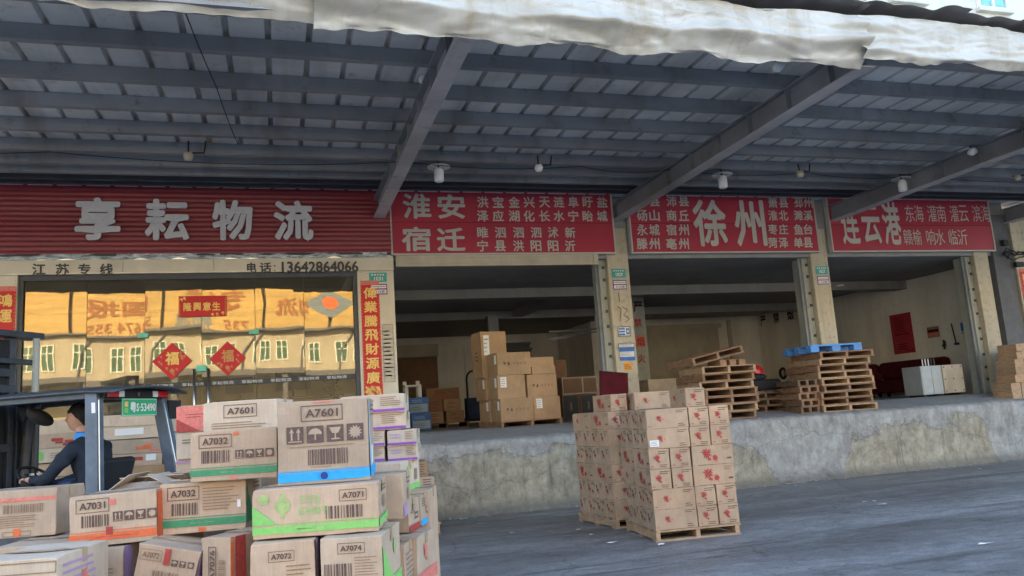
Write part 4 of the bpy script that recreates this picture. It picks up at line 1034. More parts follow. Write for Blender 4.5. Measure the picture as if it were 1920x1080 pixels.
org2 = (3.67, -3.73, GZ); rz2 = R(6)
put(dup(wp), org2, rz2, 'pale wooden pallet at the dock end, under the rear stack of flower cartons')
E1 = FWD+.004
for k in range(6):
    z = .113+k*(FH+.0015); nm = ORD[k] if k < 5 else 'top'
    if k in (0, 1, 4, 5):
        fcarton('small', org1, rz1, 0, 0, z, f'long flower carton at the front left of the front stack, {nm} layer')
        for i, w_ in enumerate(('just behind the corner', 'third from the front', 'at the back')):
            fcarton('small', org1, rz1, 0, E1*(i+1), z, f'flower carton in the left side of the front stack, {nm} layer, {w_}')
        fcarton('end', org1, rz1, FL+.012, 0, z, f'narrow flower carton in the middle of the front stack face, {nm} layer')
        fcarton('end', org1, rz1, FL+.018+E1, 0, z, f'narrow flower carton at the right corner of the front stack, {nm} layer')
    else:
        fcarton('end', org1, rz1, 0, 0, z, f'narrow flower carton at the left corner of the front stack, {nm} layer')
        fcarton('end', org1, rz1, E1+.006, 0, z, f'narrow flower carton second from left in the front stack face, {nm} layer')
        fcarton('big', org1, rz1, E1*2+.022, 0, z, f'long carton with big red flower, right half of the front stack face, {nm} layer')
        fcarton('end', org1, rz1, 0, FL+.006, z, f'long-sided flower carton behind the left corner of the front stack, {nm} layer')
for k in range(6):
    z = .113+k*(FH+.0015); nm = ORD[k] if k < 5 else 'top'
    if k % 3 != 2:
        for i, w_ in enumerate(('nearest', 'second', 'third', 'last')):
            fcarton('small', org2, rz2, 0, E1*i, z, f'flower carton in the side of the rear stack, {nm} layer, {w_} from the viewer')
    else:
        fcarton('end', org2, rz2, 0, 0, z, f'long-sided flower carton in the rear stack, {nm} layer, nearer one of two')
        fcarton('end', org2, rz2, 0, FL+.006, z, f'long-sided flower carton in the rear stack, {nm} layer, farther one of two')
    if k == 5:
        fcarton('end', org2, rz2, FL+.012, 0, z, 'flower carton in the top layer of the rear pallet stack, front middle')
        fcarton('end', org2, rz2, FL+.018+E1, 0, z, 'flower carton in the top layer of the rear pallet stack, front right')
zt = .113+6*(FH+.0015)
fcarton('end', org2, rz2, .12, .1, zt, 'loose flower carton on top of the rear stack, in front of the maroon board')
fcarton('small', org2, R(-3), .36, .03, zt, 'loose long flower carton on top of the rear stack, middle one')
fcarton('end', org2, rz2, .90, .04, zt, 'loose flower carton on top of the rear stack, at its right end')
fcarton('end', org1, rz1, .5, .12, zt, 'loose flower carton alone on top of the front pallet stack')
# white slip stuck on the front stack
b = MB(); f = Face(b, (0, 0, 0), (1, 0, 0), (0, 0, 1), (0, -1, 0)); f.rect(0, .1, 0, .065, paper); f.lines(.01, .09, .01, .055, 3, ink)
p = Vector(org1)+Vector((.012, -.014, .113+4.15*FH)); tag(b.build('delivery_slip', loc=p, rot=(0, 0, rz1)), 'white delivery slip stuck on the corner of the front flower carton stack', 'label')

# ---- plain brown cartons on a pallet in the first bay
def lab(f, w, h):
    f.rect(w*.1, w*.32, h*.48, h*.92, paper); f.lines(w*.12, w*.3, h*.52, h*.88, 4, ink_faint)
def brand(f, w, h):
    f.tri([(w*.16, h*.56), (w*.26, h*.56), (w*.21, h*.44)], ink); f.disc(w*.335, h*.48, h*.055, ink); f.disc(w*.335, h*.55, h*.03, ink)
    for i in range(4): f.lines(w*(.46+.11*i), w*(.54+.11*i), h*.45, h*.57, 3, ink)
def lab_side(f, w, h): f.rect(w*.72, w*.92, h*.5, h*.9, paper)
def small_mark(f, w, h): f.lines(w*.35, w*.65, h*.35, h*.6, 3, ink)
BG = 'brown cartons on the pallet in the first bay'
o4 = Vector((3.50, .3, 0)); rz4 = R(7); zb = fz(.0)+.003; K4 = .945
def bc(label, x, y, z, w, d, h, rz=0, **k):
    p = o4+Matrix.Rotation(rz4, 3, 'Z') @ Vector((x*K4, y*K4, 0)); return carton(label, (p.x, p.y, zb+z*K4), w*K4, d*K4, h*K4, rz4+rz, card_brown, BG, **k)
wq = make_pallet(1.13, 1.04, .122, wood, 'brown wooden pallet under the plain brown cartons in the first bay', 'pallets on the dock', 2)
put(wq, (o4.x, o4.y, zb), rz4)
bc('plain brown carton with black lettering, bottom row left on the bay pallet', 0, 0, .131, .63, .45, .385, front=brand, left=lab_side)
bc('plain brown carton with white slip, bottom row right on the bay pallet', .64, 0, .131, .53, .45, .385, front=lab)
bc('plain brown carton with white slip, second row left on the bay pallet', -.02, .02, .518, .53, .45, .41, front=lab, left=lab_side)
bc('plain brown carton with black lettering, second row right on the bay pallet', .55, .02, .518, .59, .45, .40, front=brand)
bc('plain brown carton with black lettering, third row left on the bay pallet', .0, .02, .932, .65, .45, .40, R(1), front=brand, left=lab_side)
bc('shallow brown carton in the third row right on the bay pallet', .66, .02, .92, .47, .42, .14)
bc('shallow brown carton lying on the third row at the right of the bay pallet', .60, .05, 1.062, .52, .4, .165)
bc('brown carton behind the front row on the bay pallet, bottom', -.02, .47, .131, .55, .5, .385, left=lab_side)
bc('brown carton behind the front row on the bay pallet, second row', -.06, .49, .518, .55, .5, .41, left=lab_side)
bc('tall brown carton standing highest at the back of the bay pallet', -.10, .5, .932, .50, .5, .83, left=small_mark, front=lab)
# ---- more stock in the first bay
def heap(label, u, v, y, w, d, h, rz=0, mat=None, z=None, **k):
    p = at(u, v, y=y); return carton(label, (p.x, y, z if z is not None else p.z), w, d, h, rz, mat, **k)
SG = 'cartons on the small pallet at the back of the first bay'
x5, y5, z5 = 2.93, 4.0, fz(4)
put(make_pallet(.95, .8, .12, wood_old, 'small dark pallet under five cartons at the back of the first bay', 'pallets on the dock', 3), (x5-.05, y5, z5), 0)
def sm(f, w, h): f.lines(w*.25, w*.75, h*.55, h*.85, 2, ink); f.lines(w*.2, w*.8, h*.2, h*.45, 2, ink_red)
for lb, x, z, w, h, mt in (('bottom left carton', 0, .121, .36, .235, card_brown), ('bottom right carton', .42, .121, .38, .235, card_brown), ('middle left carton', -.02, .358, .37, .235, card_dark), ('middle right carton', .37, .358, .37, .235, card_brown), ('long carton on top', .02, .595, .70, .24, card_dark)):
    carton(f'{lb} of five on the small pallet deep in the first bay', (x5+x, y5+.03, z5+z), w, .6, h, R(rng.uniform(-2, 2)), mt, SG, front=sm)
def crate(label, x, y, z, w, d, h):
    t = thing('blue_crate', label, 'crate', (x, y, z), 0, 'blue crates beside the shop')
    b = MB(); b.box(0, w, 0, d, 0, h, blue_plastic); b.build('body', t, bevel=.01)
    b = MB(); f = Face(b, (0, 0, 0), (1, 0, 0), (0, 0, 1), (0, -1, 0))
    f.rect(w*.06, w*.94, h*.12, h*.6, ink_pale_blue); f.lines(w*.1, w*.9, h*.15, h*.55, 4, notice_blue); f.lines(w*.15, w*.85, h*.68, h*.9, 2, ink_pale_blue); b.build('printing', t)
crate('upper blue crate under the white stool beside the shop', 2.50, 3.55, z5+.326, .40, .35, .33)
crate('lower blue crate on the floor beside the shop', 2.54, 3.55, z5, .40, .35, .32)
t = thing('stool', 'small white plastic stool standing on the blue crates', 'stool', (2.44, 3.6, z5+.659))
b = MB(); b.box(0, .34, 0, .28, .22, .26, white); b.build('seat', t, bevel=.01)
for x in (0, .27):
    for y in (0, .21): b = MB(); b.box(x, x+.07, y, y+.07, 0, .219, white); b.build('leg', t)
b = MB(); b.box(0, .07, .2, .27, .262, .34, white); b.box(.27, .34, .2, .27, .262, .34, white); b.build('handle', t)
# hand trolley with a sack
t = thing('hand_trolley', 'dark hand trolley with a round handle at the back of the first bay', 'trolley', (4.25, 5.2, fz(5)))
b = MB(); b.tube([(-.15, 0, .1), (-.15, 0, 1.0)]+[(-.15*math.cos(a), 0, 1.05+.18*math.sin(a)) for a in lin(0, math.pi, 10)]+[(.15, 0, 1.0), (.15, 0, .1)], .022, black, 8); b.build('frame', t, smooth=True)
b = MB(); b.box(-.2, .2, -.25, .02, .1, .13, black); b.box(-.24, .2, -.3, -.02, .131, .62, M("navy_bag", (.03, .045, .09), .8, var=.3)); b.build('load', t, bevel=.04)
for x in (-.22, .18): b = MB(); b.lathe([(0, 0), (.1, 0), (.1, .05), (0, .05)], (x, .06, .1), black, 14, 'x'); b.build('wheel', t)
b = MB(); b.lathe([(0, 0), (.22, 0), (.25, .2), (.2, .6), (.23, .78), (.12, .82), (0, .8)], (4.42, 4.3, fz(4.3)), sack_m, 12)
tag(b.build('sack', smooth=True), 'tall pale sack standing beside the hand trolley', 'sack')
# right of the brown cartons
def flaps(f, w, h): f.rect(w*.05, w*.95, h*.1, h*.9, card_dark); f.frame(0, w, 0, h, .02, card_pale)
carton('open pale carton on top of two dark display cartons beside the first pillar', (5.22, 2.0, fz(2)+.5), .42, .4, .33, R(-4), card_brown, front=flaps)
carton('open pale carton right of the other open one, close to the first pillar', (5.66, 2.05, fz(2)+.5), .3, .4, .33, R(-2), card_brown, front=flaps)
carton('left dark display carton beside the maroon board', (5.2, 2.0, fz(2)), .34, .4, .495, R(-4), card_dark, front=lambda f, w, h: (f.rect(w*.08, w*.92, h*.05, h*.95, office_dark), f.rect(w*.45, w*.55, h*.4, h*.7, ink_faint, .001)))
carton('right dark display carton beside the maroon board', (5.57, 2.02, fz(2)), .34, .4, .495, R(-4), card_dark, front=lambda f, w, h: (f.rect(w*.08, w*.92, h*.05, h*.95, office_dark), f.rect(w*.45, w*.55, h*.4, h*.7, ink_faint, .001)))
carton('orange brown carton high behind the plain brown ones', (4.98, 2.75, fz(2.7)+.60), .62, .45, .62, R(-5), card_dark, front=small_mark)
carton('dark carton under the orange brown one', (4.98, 2.75, fz(2.7)), .62, .45, .598, R(-5), card_dark)
for i in range(4):
    b = MB(); b.box(0, .5, 0, .3, 0, .05, black)
    tag(b.build('dark_board', loc=(4.3+.03*(i % 2), 2.5, fz(2)+1.37+.058*i), rot=(0, 0, R(4*i-6))), f'dark flat board, {("lowest", "second", "third", "top")[i]} of the four behind the tall brown carton', 'board', 'dark boards behind the brown cartons')
carton('brown carton holding up the dark flat boards', (4.3, 2.4, fz(2)), .5, .5, 1.365, 0, card_dark)
b = MB(); b.box(0, .50, 0, .03, 0, .90, maroon)
tag(b.build('maroon_board', bevel=.004, loc=(4.92, -.5, fz(-.5)+.003), rot=(R(-8), R(7), 0)), 'maroon board leaning behind the rear stack of flower cartons', 'board')

# ---- pallet piles in the second and third bays
PG = 'empty wooden pallets piled on the dock'
def pile(x, y, n, w, d, h, names, where, mats, jig=.05, rz=0, z0=None, seed=0):
    q = random.Random(seed); protos = [make_pallet(w, d, h, mt, 'pallet', PG, seed+i, 6) for i, mt in enumerate(mats)]; fresh = list(protos); z = fz(y) if z0 is None else z0
    for k in range(n):
        pr_ = fresh.pop(0) if fresh and k < len(protos) else None
        o = pr_ or dup(protos[q.randrange(len(protos))])
        put(o, (x+q.uniform(-jig, jig), y+q.uniform(-jig*.5, jig*.5), z), rz+R(q.uniform(-3, 3)), f'{ORD[k] if k < n-1 else "top"} {names} {where}')
        z += h+.003
    return z, protos[0]
z, pp = pile(6.60, -.85, 7, .96, .95, .122, 'pallet', 'of the left pile in the second bay', (wood, wood_pale, wood), .05, R(-4), seed=21)
o = dup(pp); put(o, (6.50, -.82, z+.02), R(-2), 'tilted pallet thrown on top of the left pile in the second bay', (0, R(-11)))
b = MB()
for i in range(3): b.box(7.0+.18*i, 7.12+.18*i, -.8, -.4, z, z+.095, wood)
tag(b.build('wood_blocks'), 'loose wooden blocks wedged under the tilted pallet', 'wood')
x9 = at(1546, 760, y=-.95).x
z, pp = pile(x9, -.95, 9, 1.0, .98, .110, 'pallet', 'of the tall pile under the blue pallet', (wood_pale, wood, wood), .06, R(-5), seed=40)
def blue_pallet(loc, rz):
    t = thing('plastic_pallet', 'bright blue plastic pallet on top of the tall wooden pile', 'pallet', loc, rz)
    w, d, h = .98, .9, .125
    b = MB()
    for i in range(9): b.box(0, w, d*i/9, d*i/9+.085, h-.03, h, pal_blue)
    b.build('deck', t, bevel=.004)
    for x in (0, w/2-.08, w-.16):
        for y in (0, d/2-.08, d-.16): b = MB(); b.box(x, x+.16, y, y+.16, .0, h-.031, pal_blue); b.build('foot', t, bevel=.006)
blue_pallet((x9-.11, -.92, z+.002), R(-5))
pile(7.65, -.25, 3, 1.05, .95, .11, 'old dark pallet', 'of the low pile between the two tall piles', (wood_old, wood_old), .05, R(2), seed=60)
pile(8.42, -.85, 5, .36, .95, .110, 'short dark pallet', 'against the left of the tall pile under the blue one', (wood_old, wood), .02, R(-5), seed=80)
# behind them
b = MB(); b.box(0, .72, 0, .45, 0, .2, black); b.box(.1, .5, .1, .4, .2, .3, dark_metal)
tag(b.build('dark_bundle', bevel=.05, loc=(7.95, -.15, fz(.2)+.33), rot=(0, 0, R(8))), 'dark bundle lying on the low pile of old pallets', 'bundle')
t = thing('helmet', 'red safety helmet resting on the dark bundle', 'helmet', (8.25, .1, fz(.2)+.632))
b = MB(); b.lathe([(.13, 0), (.135, .03), (.12, .1), (.08, .145), (.03, .16), (0, .162)], (0, 0, 0), red_plastic, 16); b.build('shell', t, smooth=True)
b = MB(); b.box(-.1, .1, -.18, -.1, .0, .015, red_plastic); b.build('visor', t)
carton('long pale carton on top of the brown ones behind the flower stacks', (7.62, 3.2, fz(3)+.47), .85, .5, .27, R(2), card_pale)
carton('left wide brown carton under the long pale one in the second bay', (7.58, 3.15, fz(3)), .68, .5, .465, R(2), card_brown)
carton('right brown carton under the long pale one in the second bay', (8.3, 3.15, fz(3)), .45, .5, .465, R(2), card_brown)
# maroon sofa along the side wall, steel cabinet in front of it
def sofa(label, y0, y1):
    t = thing('sofa', label, 'sofa', (14.2, y0, fz(3))); w = y1-y0
    b = MB(); b.box(-.1, .5, 0, w, .1, .42, maroon); b.build('seat', t, bevel=.05)
    b = MB(); b.box(.28, .52, 0, w, .425, .85, maroon); b.build('backrest', t, bevel=.09)
    for y in (0, w-.18): b = MB(); b.box(-.1, .27, y, y+.18, .425, .6, maroon); b.build('armrest', t, bevel=.05)
    b = MB()
    for x in (-.05, .42):
        for y in (.05, w-.1): b.box(x, x+.05, y, y+.05, 0, .099, black)
    b.build('feet', t)
sofa('long dark maroon sofa along the side wall behind the steel cabinet', 2.1, 4.2)
sofa('second dark maroon sofa deeper along the side wall behind the tall pallet pile', 4.35, 5.8)
c0 = at(1733, 746, y=.35); zc = fz(.35)
t = thing('steel_cabinet', 'pale grey steel cabinet with a bolted cream cover on the dock', 'cabinet', (c0.x, .35, zc), R(-2))
b = MB(); b.box(0, .98, 0, .5, .04, .60, grey_box); b.build('body', t, bevel=.006)
for x0_, x1_ in ((.015, .235), (.25, .47)): b = MB(); b.box(x0_, x1_, -.012, -.001, .06, .575, grey_box); b.build('door', t, bevel=.003)
b = MB(); b.box(.49, .975, -.03, -.001, .05, .595, cream); b.build('cover', t, bevel=.004)
b = MB()
for x in (.53, .73, .94):
    for z in (.09, .32, .555): b.lathe([(.014, 0), (.012, -.008), (0, -.01)], (x, -.0305, z), dark_metal, 8, 'y')
b.build('bolts', t)
b = MB()
for x in (.05, .9): b.box(x, x+.05, .05, .45, 0, .039, dark_metal)
b.build('feet', t)
b = MB()
for i in range(5): b.tube([(.3+.07*i, .25, .601), (.3+.07*i, .25, .75)], .012, white if i < 3 else dark_metal, 6)
b.build('pipes', t)
# pale bundles and a maroon box at the right end
b = MB(); b.box(13.1, 14.6, -.75, -.32, GZ+.002, 1.0, maroon); tag(b.build('maroon_box', bevel=.02), 'dark maroon box at the right edge under the pale bundles', 'box')
for k in range(8):
    _p = carton(f'pale flat bundle at the right edge, {ORD[k] if k < 7 else "top"} of the eight on the maroon box', (13.06+rng.uniform(-.03, .03)+.045*k, -.74+rng.uniform(-.02, .02), 1.003+k*.146), 1.1, .42, .144, R(rng.uniform(-2, 2)), wood_pale, 'pale bundles at the right edge', tape=False)
    q = MB(); q.box(.22, .232, -.006, -.004, 0, .143, black); q.build('strap', _p)
# scraps on the yard
for i, (u, v) in enumerate(((905, 982), (1040, 1000), (1085, 994), (1063, 1006), (1110, 1003), (1240, 1022), (1480, 908), (1492, 911), (1640, 940), (1655, 946), (1836, 880), (1622, 942), (1150, 1018), (960, 1000), (1760, 925), (1850, 1020))):
    p = at(u, v, z=GZ+.004); b = MB(); q = random.Random(i); n = 6
    b.poly([(q.uniform(.5, 1)*.05*math.cos(6.28*j/n)*(2 if i % 3 == 0 else 1), q.uniform(.5, 1)*.03*math.sin(6.28*j/n), .004+.012*q.random()) for j in range(n)], paper)
    tag(b.build('paper_scrap', loc=p), 'small white scrap of litter on the yard in front of the dock', 'litter', 'scraps of litter on the yard')
b = MB()
q = random.Random(4)
for i in range(110):
    x = q.choice((q.uniform(1.8, 5), q.uniform(6.5, 12))); y = -1.36-abs(q.gauss(0, .07)); s_ = q.uniform(.005, .019)
    b.hexa([(x-s_, y-s_, 0), (x+s_, y-s_*.7, 0), (x+s_*.8, y+s_, 0), (x-s_, y+s_*.8, 0), (x-s_*.5, y-s_*.6, s_), (x+s_*.6, y-s_*.4, s_*.8), (x+s_*.5, y+s_*.5, s_), (x-s_*.4, y+s_*.5, s_*.9)], q.choice((pillar_side, floor_m, ceil_m)))
tag(b.build('rubble', loc=(0, 0, GZ)), 'crumbs of fallen render along the foot of the dock wall', 'rubble', kind='stuff')
# ================================================================== THE FRONT PILE OF PRINTED CARTONS
fp = Vector((math.sin(YAW), math.cos(YAW), 0))
def plan(xc, dc, z=GZ): return Vector((CAM.x, CAM.y, 0))+rt0*xc+fp*dc+Vector((0, 0, z))
PGp = 'printed cartons in the front pile'
def stripe(f, w, h, b0, b1, mat, thin=True, txt=None):
    f.rect(0, w, h*b0, h*b1, mat)
    if thin: f.rect(0, w, h*(b1+.03), h*(b1+.045), mat)
    if txt: f.lines(w*.35, w*.7, h*(b0+.3*(b1-b0)), h*(b0+.7*(b1-b0)), 1, txt)
def side(mat, b0, b1, wedge=False):
    def fn(f, w, h):
        stripe(f, w, h, b0, b1, mat)
        if wedge: f.tri([(0, h*b1), (w*.35, h*b1), (0, h*.95)], mat, .0004)
        f.lines(w*.45, w*.9, h*.75, h*.92, 2, ink); f.barcode(w*.5, w*.8, h*.4, h*.65, ink_faint)
    return fn
def seal(f, w, h, at_=.5): f.text('封', w*(at_-.03), h*.0, w*.06, h*.06, ink_rose, 0)
def a7601_big(f, w, h):
    f.code('A7601', w*.26, w*.72, h*.755, h*.945); f.icons(w*.10, h*.50, w*.185, w*.035); f.lines(w*.12, w*.85, h*.445, h*.475, 1, ink_faint)
    f.barcode(w*.33, w*.76, h*.235, h*.42); f.lines(w*.35, w*.74, h*.205, h*.225, 1)
    f.rect(0, w, h*.05, h*.16, ink_blue); f.rect(0, w, h*.17, h*.18, ink_blue); f.disc(w*.5, h*.105, h*.045, ink_navy, .0006, 10); f.lines(w*.43, w*.58, h*.06, h*.15, 4, ink_blue)
    f.rect(w*.4, w*.62, h*.975, h*.99, ink_rose)
def a7601_side(f, w, h):
    f.rect(0, w, h*.05, h*.18, ink_blue); f.rect(0, w*.14, h*.18, h*.97, ink_pale_blue); f.tri([(w*.14, h*.18), (w*.5, h*.18), (w*.14, h*.62)], ink_pale_blue, .0003); f.rect(w*.3, w*.5, h*.2, h*.42, paper, .0006)
    f.lines(w*.5, w*.95, h*.78, h*.95, 3, ink)
def a7601_left(f, w, h):
    f.code('A7601', w*.28, w*.73, h*.755, h*.945); f.lines(w*.12, w*.85, h*.52, h*.70, 5); f.rect(0, w, h*.05, h*.16, ink_lilac)
def a7032_icons(f, w, h):
    f.code('A7032', w*.10, w*.48, h*.66, h*.93); f.barcode(w*.13, w*.46, h*.36, h*.61); f.icons(w*.52, h*.42, h*.17, w*.02)
    stripe(f, w, h, .11, .23, ink_green, True, ink_lime_pale); f.rect(w*.46, w*.54, h*.02, h*.07, ink_rose); f.rect(w*.5, w*.56, h*.9, h*.96, ink_orange)
def a7032_text(f, w, h):
    f.code('A7032', w*.09, w*.46, h*.66, h*.93); f.barcode(w*.14, w*.44, h*.36, h*.6); f.lines(w*.5, w*.94, h*.42, h*.9, 8)
    stripe(f, w, h, .13, .27, ink_green, True, ink_lime_pale); f.rect(w*.45, w*.53, h*.02, h*.1, ink_orange); f.rect(w*.9, w*.94, h*.45, h*.6, paper, .0008)
def a7031(f, w, h):
    f.code('A7031', w*.08, w*.46, h*.66, h*.93); f.barcode(w*.14, w*.45, h*.38, h*.61); f.icons(w*.5, h*.45, h*.19, w*.02)
    f.rect(0, w, h*.11, h*.25, ink_orange); f.rect(0, w, h*.28, h*.295, ink_orange); f.lines(w*.3, w*.75, h*.15, h*.2, 1, ink_rose); f.rect(w*.42, w*.5, h*.2, h*.36, ink_red, .0008); f.rect(w*.46, w*.53, h*.78, h*.9, ink_rose)
def a7071(f, w, h):
    f.code('A7071', w*.69, w*.91, h*.66, h*.90); f.barcode(w*.58, w*.88, h*.20+h*.12, h*.58)
    f.rect(0, w, h*.09, h*.24, ink_lime); f.rect(0, w, h*.275, h*.29, ink_lime); f.tri([(0, h*.29), (w*.19, h*.29), (0, h*.68)], ink_lime, .0003); f.lines(w*.35, w*.65, h*.12, h*.21, 1, ink_lime_pale)
    for i, ch in enumerate('奥特曼'[0:0]): pass
    for i in range(3): f.lines(w*(.38+.055*i), w*(.43+.055*i), h*.66, h*.84, 5, ink_lime)
    for i, ch in enumerate('长带饼干'): f.text(ch, w*(.36+.062*i), h*.42, w*.055, h*.18, ink_lime, .02)
    f.disc(w*.09, h*.8, h*.11, ink_lime_pale); f.disc(w*.24, h*.65, h*.16, ink_lime_pale); f.rect(w*.225, w*.255, h*.4, h*.9, ink_lime_pale, .0004)
def a7072(f, w, h):
    f.code('A7072', w*.28, w*.68, h*.72, h*.88, ink); f.barcode(w*.08, w*.5, h*.2, h*.5, ink_faint); f.lines(w*.55, w*.95, h*.25, h*.68, 7)
    f.rect(w*.4, w, h*.0, h*.12, ink_lilac)
def a7072_icons(f, w, h):
    f.code('A7072', w*.04, w*.4, h*.76, h*.93, ink_faint); f.icons(w*.44, h*.72, w*.1, w*.035); f.barcode(w*.3, w*.72, h*.2, h*.62, ink_faint); f.rect(w*.44, w*.54, h*.73, h*.97, ink_red, .0012)
def a7074(f, w, h):
    f.code('A7074', w*.28, w*.72, h*.76, h*.92); f.barcode(w*.06, w*.5, h*.35, h*.62); f.lines(w*.55, w*.96, h*.38, h*.72, 8); f.rect(0, w, 0, h*.22, ink_lime); f.rect(0, w, h*.25, h*.27, ink_lime); f.lines(w*.4, w*.6, h*.05, h*.3, 7, ink_green)
def a7076(f, w, h):
    x0_, x1_, z0_, z1_ = w*.24, w*.52, h*.50, h*.90
    f.frame(x0_, x1_, z0_, z1_, .004, ink); f.mb.text('A7076', f.P(x1_-w*.05, z0_+h*.04, .0006), f.uy, -f.ux, h*.32, w*.17, ink, .03)
    for i in range(16): f.rect(w*.58, w*.82, h*(.45+.02*i), h*(.45+.02*i+(.006, .012, .009)[i % 3]), ink_faint)
    f.frame(x0_, x1_, h*.36, h*.46, .012, ink)
    for k in range(2): f.flower(w*.15, h*(.4-.2*k), w*.12, ink_rose, k)
def a7076_side(f, w, h): f.rect(0, w*.06, 0, h, ink_orange); f.rect(w*.09, w*.3, 0, h, ink_red); f.lines(w*.4, w*.9, h*.3, h*.8, 6, ink_rose)
def redline(f, w, h):
    f.rect(0, w, h*.77, h*.84, ink_rose); f.barcode(w*.4, w*.85, h*.52, h*.70, ink_faint); f.lines(w*.25, w*.85, h*.2, h*.48, 6); f.frame(w*.4, w*.72, h*.02, h*.13, .004, ink_faint); f.rect(w*.52, w*.6, h*.02, h*.18, ink_orange, .0006)
def fc(label, u, v, d, w, dep, h, rz, front=None, right=None, mat=None, tilt=(0, 0), z=None, grp=PGp):
    p = at(u, v, d=d)
    if z is not None: p.z = z
    return carton(label, p, w, dep, h, R(rz), mat, grp, tilt, front, right)
fc('large carton printed A7601 with bright blue stripe, topmost in the front pile', 522, 915, 3.97, .457, .40, .424, -10, a7601_big, a7601_side)
fc('long low carton printed A7071 with green stripe, directly under the big blue striped carton', 474, 1013, 3.72, .592, .38, .226, -13, a7071, side(ink_lime, .09, .24))
fc('carton printed A7032 with a text panel, left of the green striped A7071 carton', 299, 1004, 4.2, .452, .36, .262, -12, a7032_text, side(ink_green, .13, .27, True))
fc('carton printed A7032 with four handling icons, on top of the other A7032 carton', 357, 905, 4.2, .463, .36, .262, -16, a7032_icons, side(ink_green, .11, .23))
fc('carton printed A7031 with orange red stripe, left of the A7032 cartons', 130, 1030, 4.1, .447, .36, .262, -13, a7031, side(ink_orange, .02, .95), tilt=(0, R(-1.6)))
fc('pale carton printed A7601 standing behind the upper A7032 carton', 381, 886, 4.9, .462, .40, .424, -15, a7601_left, mat=card_pale, z=1.27)
fc('carton with pink line along its top at the left edge of the pile', -62, 1017, 4.3, .465, .34, .25, -12, redline, z=1.01)
_o = fc('open carton with worn taped edges at the lower left corner of the photo', -60, 1172, 3.35, .36, .5, .25, -13, lambda f, w, h: (f.rect(w*.3, w*.75, h*.1, h*.55, notice_blue), f.frame(0, w, h*.75, h*.95, .005, ink_faint)), lambda f, w, h: (f.lines(w*.1, w*.9, h*.1, h*.9, 6, ink_lilac), f.flower(w*.5, h*.5, h*.2, ink_rose, 4)), mat=card_pale)
fc('brown taped carton behind the open one at the lower left', -20, 1145, 3.95, .44, .5, .3, -15, redline, lambda f, w, h: f.lines(w*.05, w*.95, h*.2, h*.9, 8, ink_rose))
def top_at(label, u, v, d, w, dep, h, rz, front, right, roll=0, mat=None):
    p = at(u, v, d=d); Rm = Matrix.Rotation(R(rz), 3, 'Z') @ Matrix.Rotation(R(roll), 3, 'Y')
    p = p-Rm @ Vector((0, 0, h)); return carton(label, p, w, dep, h, R(rz), mat, PGp, (0, R(roll)), front, right)
lil = lambda f, w, h: (f.rect(0, w*.25, 0, h, ink_lilac), f.lines(w*.4, w*.9, h*.3, h*.8, 6))
top_at('carton printed A7072 under the orange striped A7031 carton', 108, 1034, 4.05, .33, .40, .30, -13, a7072, lil)
top_at('tilted carton printed A7072 with handling icons, leaning under the A7032 carton', 263, 1018, 3.92, .30, .36, .31, -14, a7072_icons, lil, 12)
top_at('narrow carton standing on end, printed A7076 sideways with a red side', 379, 1008, 3.95, .175, .36, .44, -38, a7076, a7076_side)
top_at('carton printed A7072 with lilac side, under the left end of the green A7071 carton', 468, 1023, 3.62, .292, .38, .30, -8, a7072, lil)
top_at('carton printed A7074 with a long green side, lowest at the right of the front pile', 600, 1011, 3.64, .286, .46, .30, -18, a7074, lambda f, w, h: (f.rect(0, w, 0, h*.25, ink_lime), f.tri([(0, h*.25), (w*.5, h*.25), (0, h*.85)], ink_lime, .0003), f.disc(w*.65, h*.7, h*.12, ink_lime_pale)))
fc('carton with lilac corner behind the right end of the green A7071 carton', 640, 990, 4.22, .335, .34, .235, -16, None, lambda f, w, h: (f.rect(0, w*.4, h*.02, h*.3, ink_lilac), f.lines(w*.5, w*.95, h*.7, h*.9, 2, ink), f.barcode(w*.4, w*.7, h*.35, h*.62, ink_faint)), z=.985)
# the right flank of the pile, further back
def flank(label, u, d, z, w, dep, h, rz, right, front=None, mat=None):
    """carton whose near right lower edge is seen in column u"""
    p = at(u, 900, d=d); p.z = z; q = Matrix.Rotation(R(rz), 3, 'Z') @ Vector((w, 0, 0)); return carton(label, p-q, w, dep, h, R(rz), mat, PGp, (0, 0), front, right)
flank('carton with pale green print and green stripe on its side, under the purple striped cartons', 752, 5.0, 1.036, .40, .43, .205, -25, lambda f, w, h: (f.rect(0, w, h*.02, h*.25, ink_lime), f.disc(w*.4, h*.62, h*.2, ink_lime_pale), f.rect(w*.7, w*.85, h*.35, h*.7, ink_faint)), mat=card_pale)
flank('carton with a red stripe on its side, right flank of the front pile', 763, 4.68, .85, .35, .235, .183, -25, lambda f, w, h: (stripe(f, w, h, .0, .2, ink_red, False), f.lines(w*.15, w*.6, h*.55, h*.85, 4, ink), f.frame(w*.55, w*.85, h*.35, h*.55, .008, ink)))
flank('carton with a blue stripe on its side, behind the red striped one', 785.5, 4.93, .85, .35, .235, .183, -25, lambda f, w, h: (stripe(f, w, h, .0, .2, ink_blue, False), f.lines(w*.15, w*.6, h*.6, h*.9, 4, ink), f.frame(w*.5, w*.85, h*.35, h*.58, .008, ink)))
flank('carton with pink print and stripe, low on the right flank of the front pile', 776, 4.5, .44, .40, .42, .405, -25, lambda f, w, h: (f.rect(0, w, h*.32, h*.5, ink_rose), f.flower(w*.4, h*.78, h*.13, ink_rose, 2)))
flank('carton with a magenta corner under the green sided A7074 carton', 752, 4.3, .44, .40, .30, .40, -20, lambda f, w, h: (f.rect(0, w, h*.25, h*.45, ink_purple), f.lines(w*.1, w*.9, h*.5, h*.9, 6, ink_faint)))
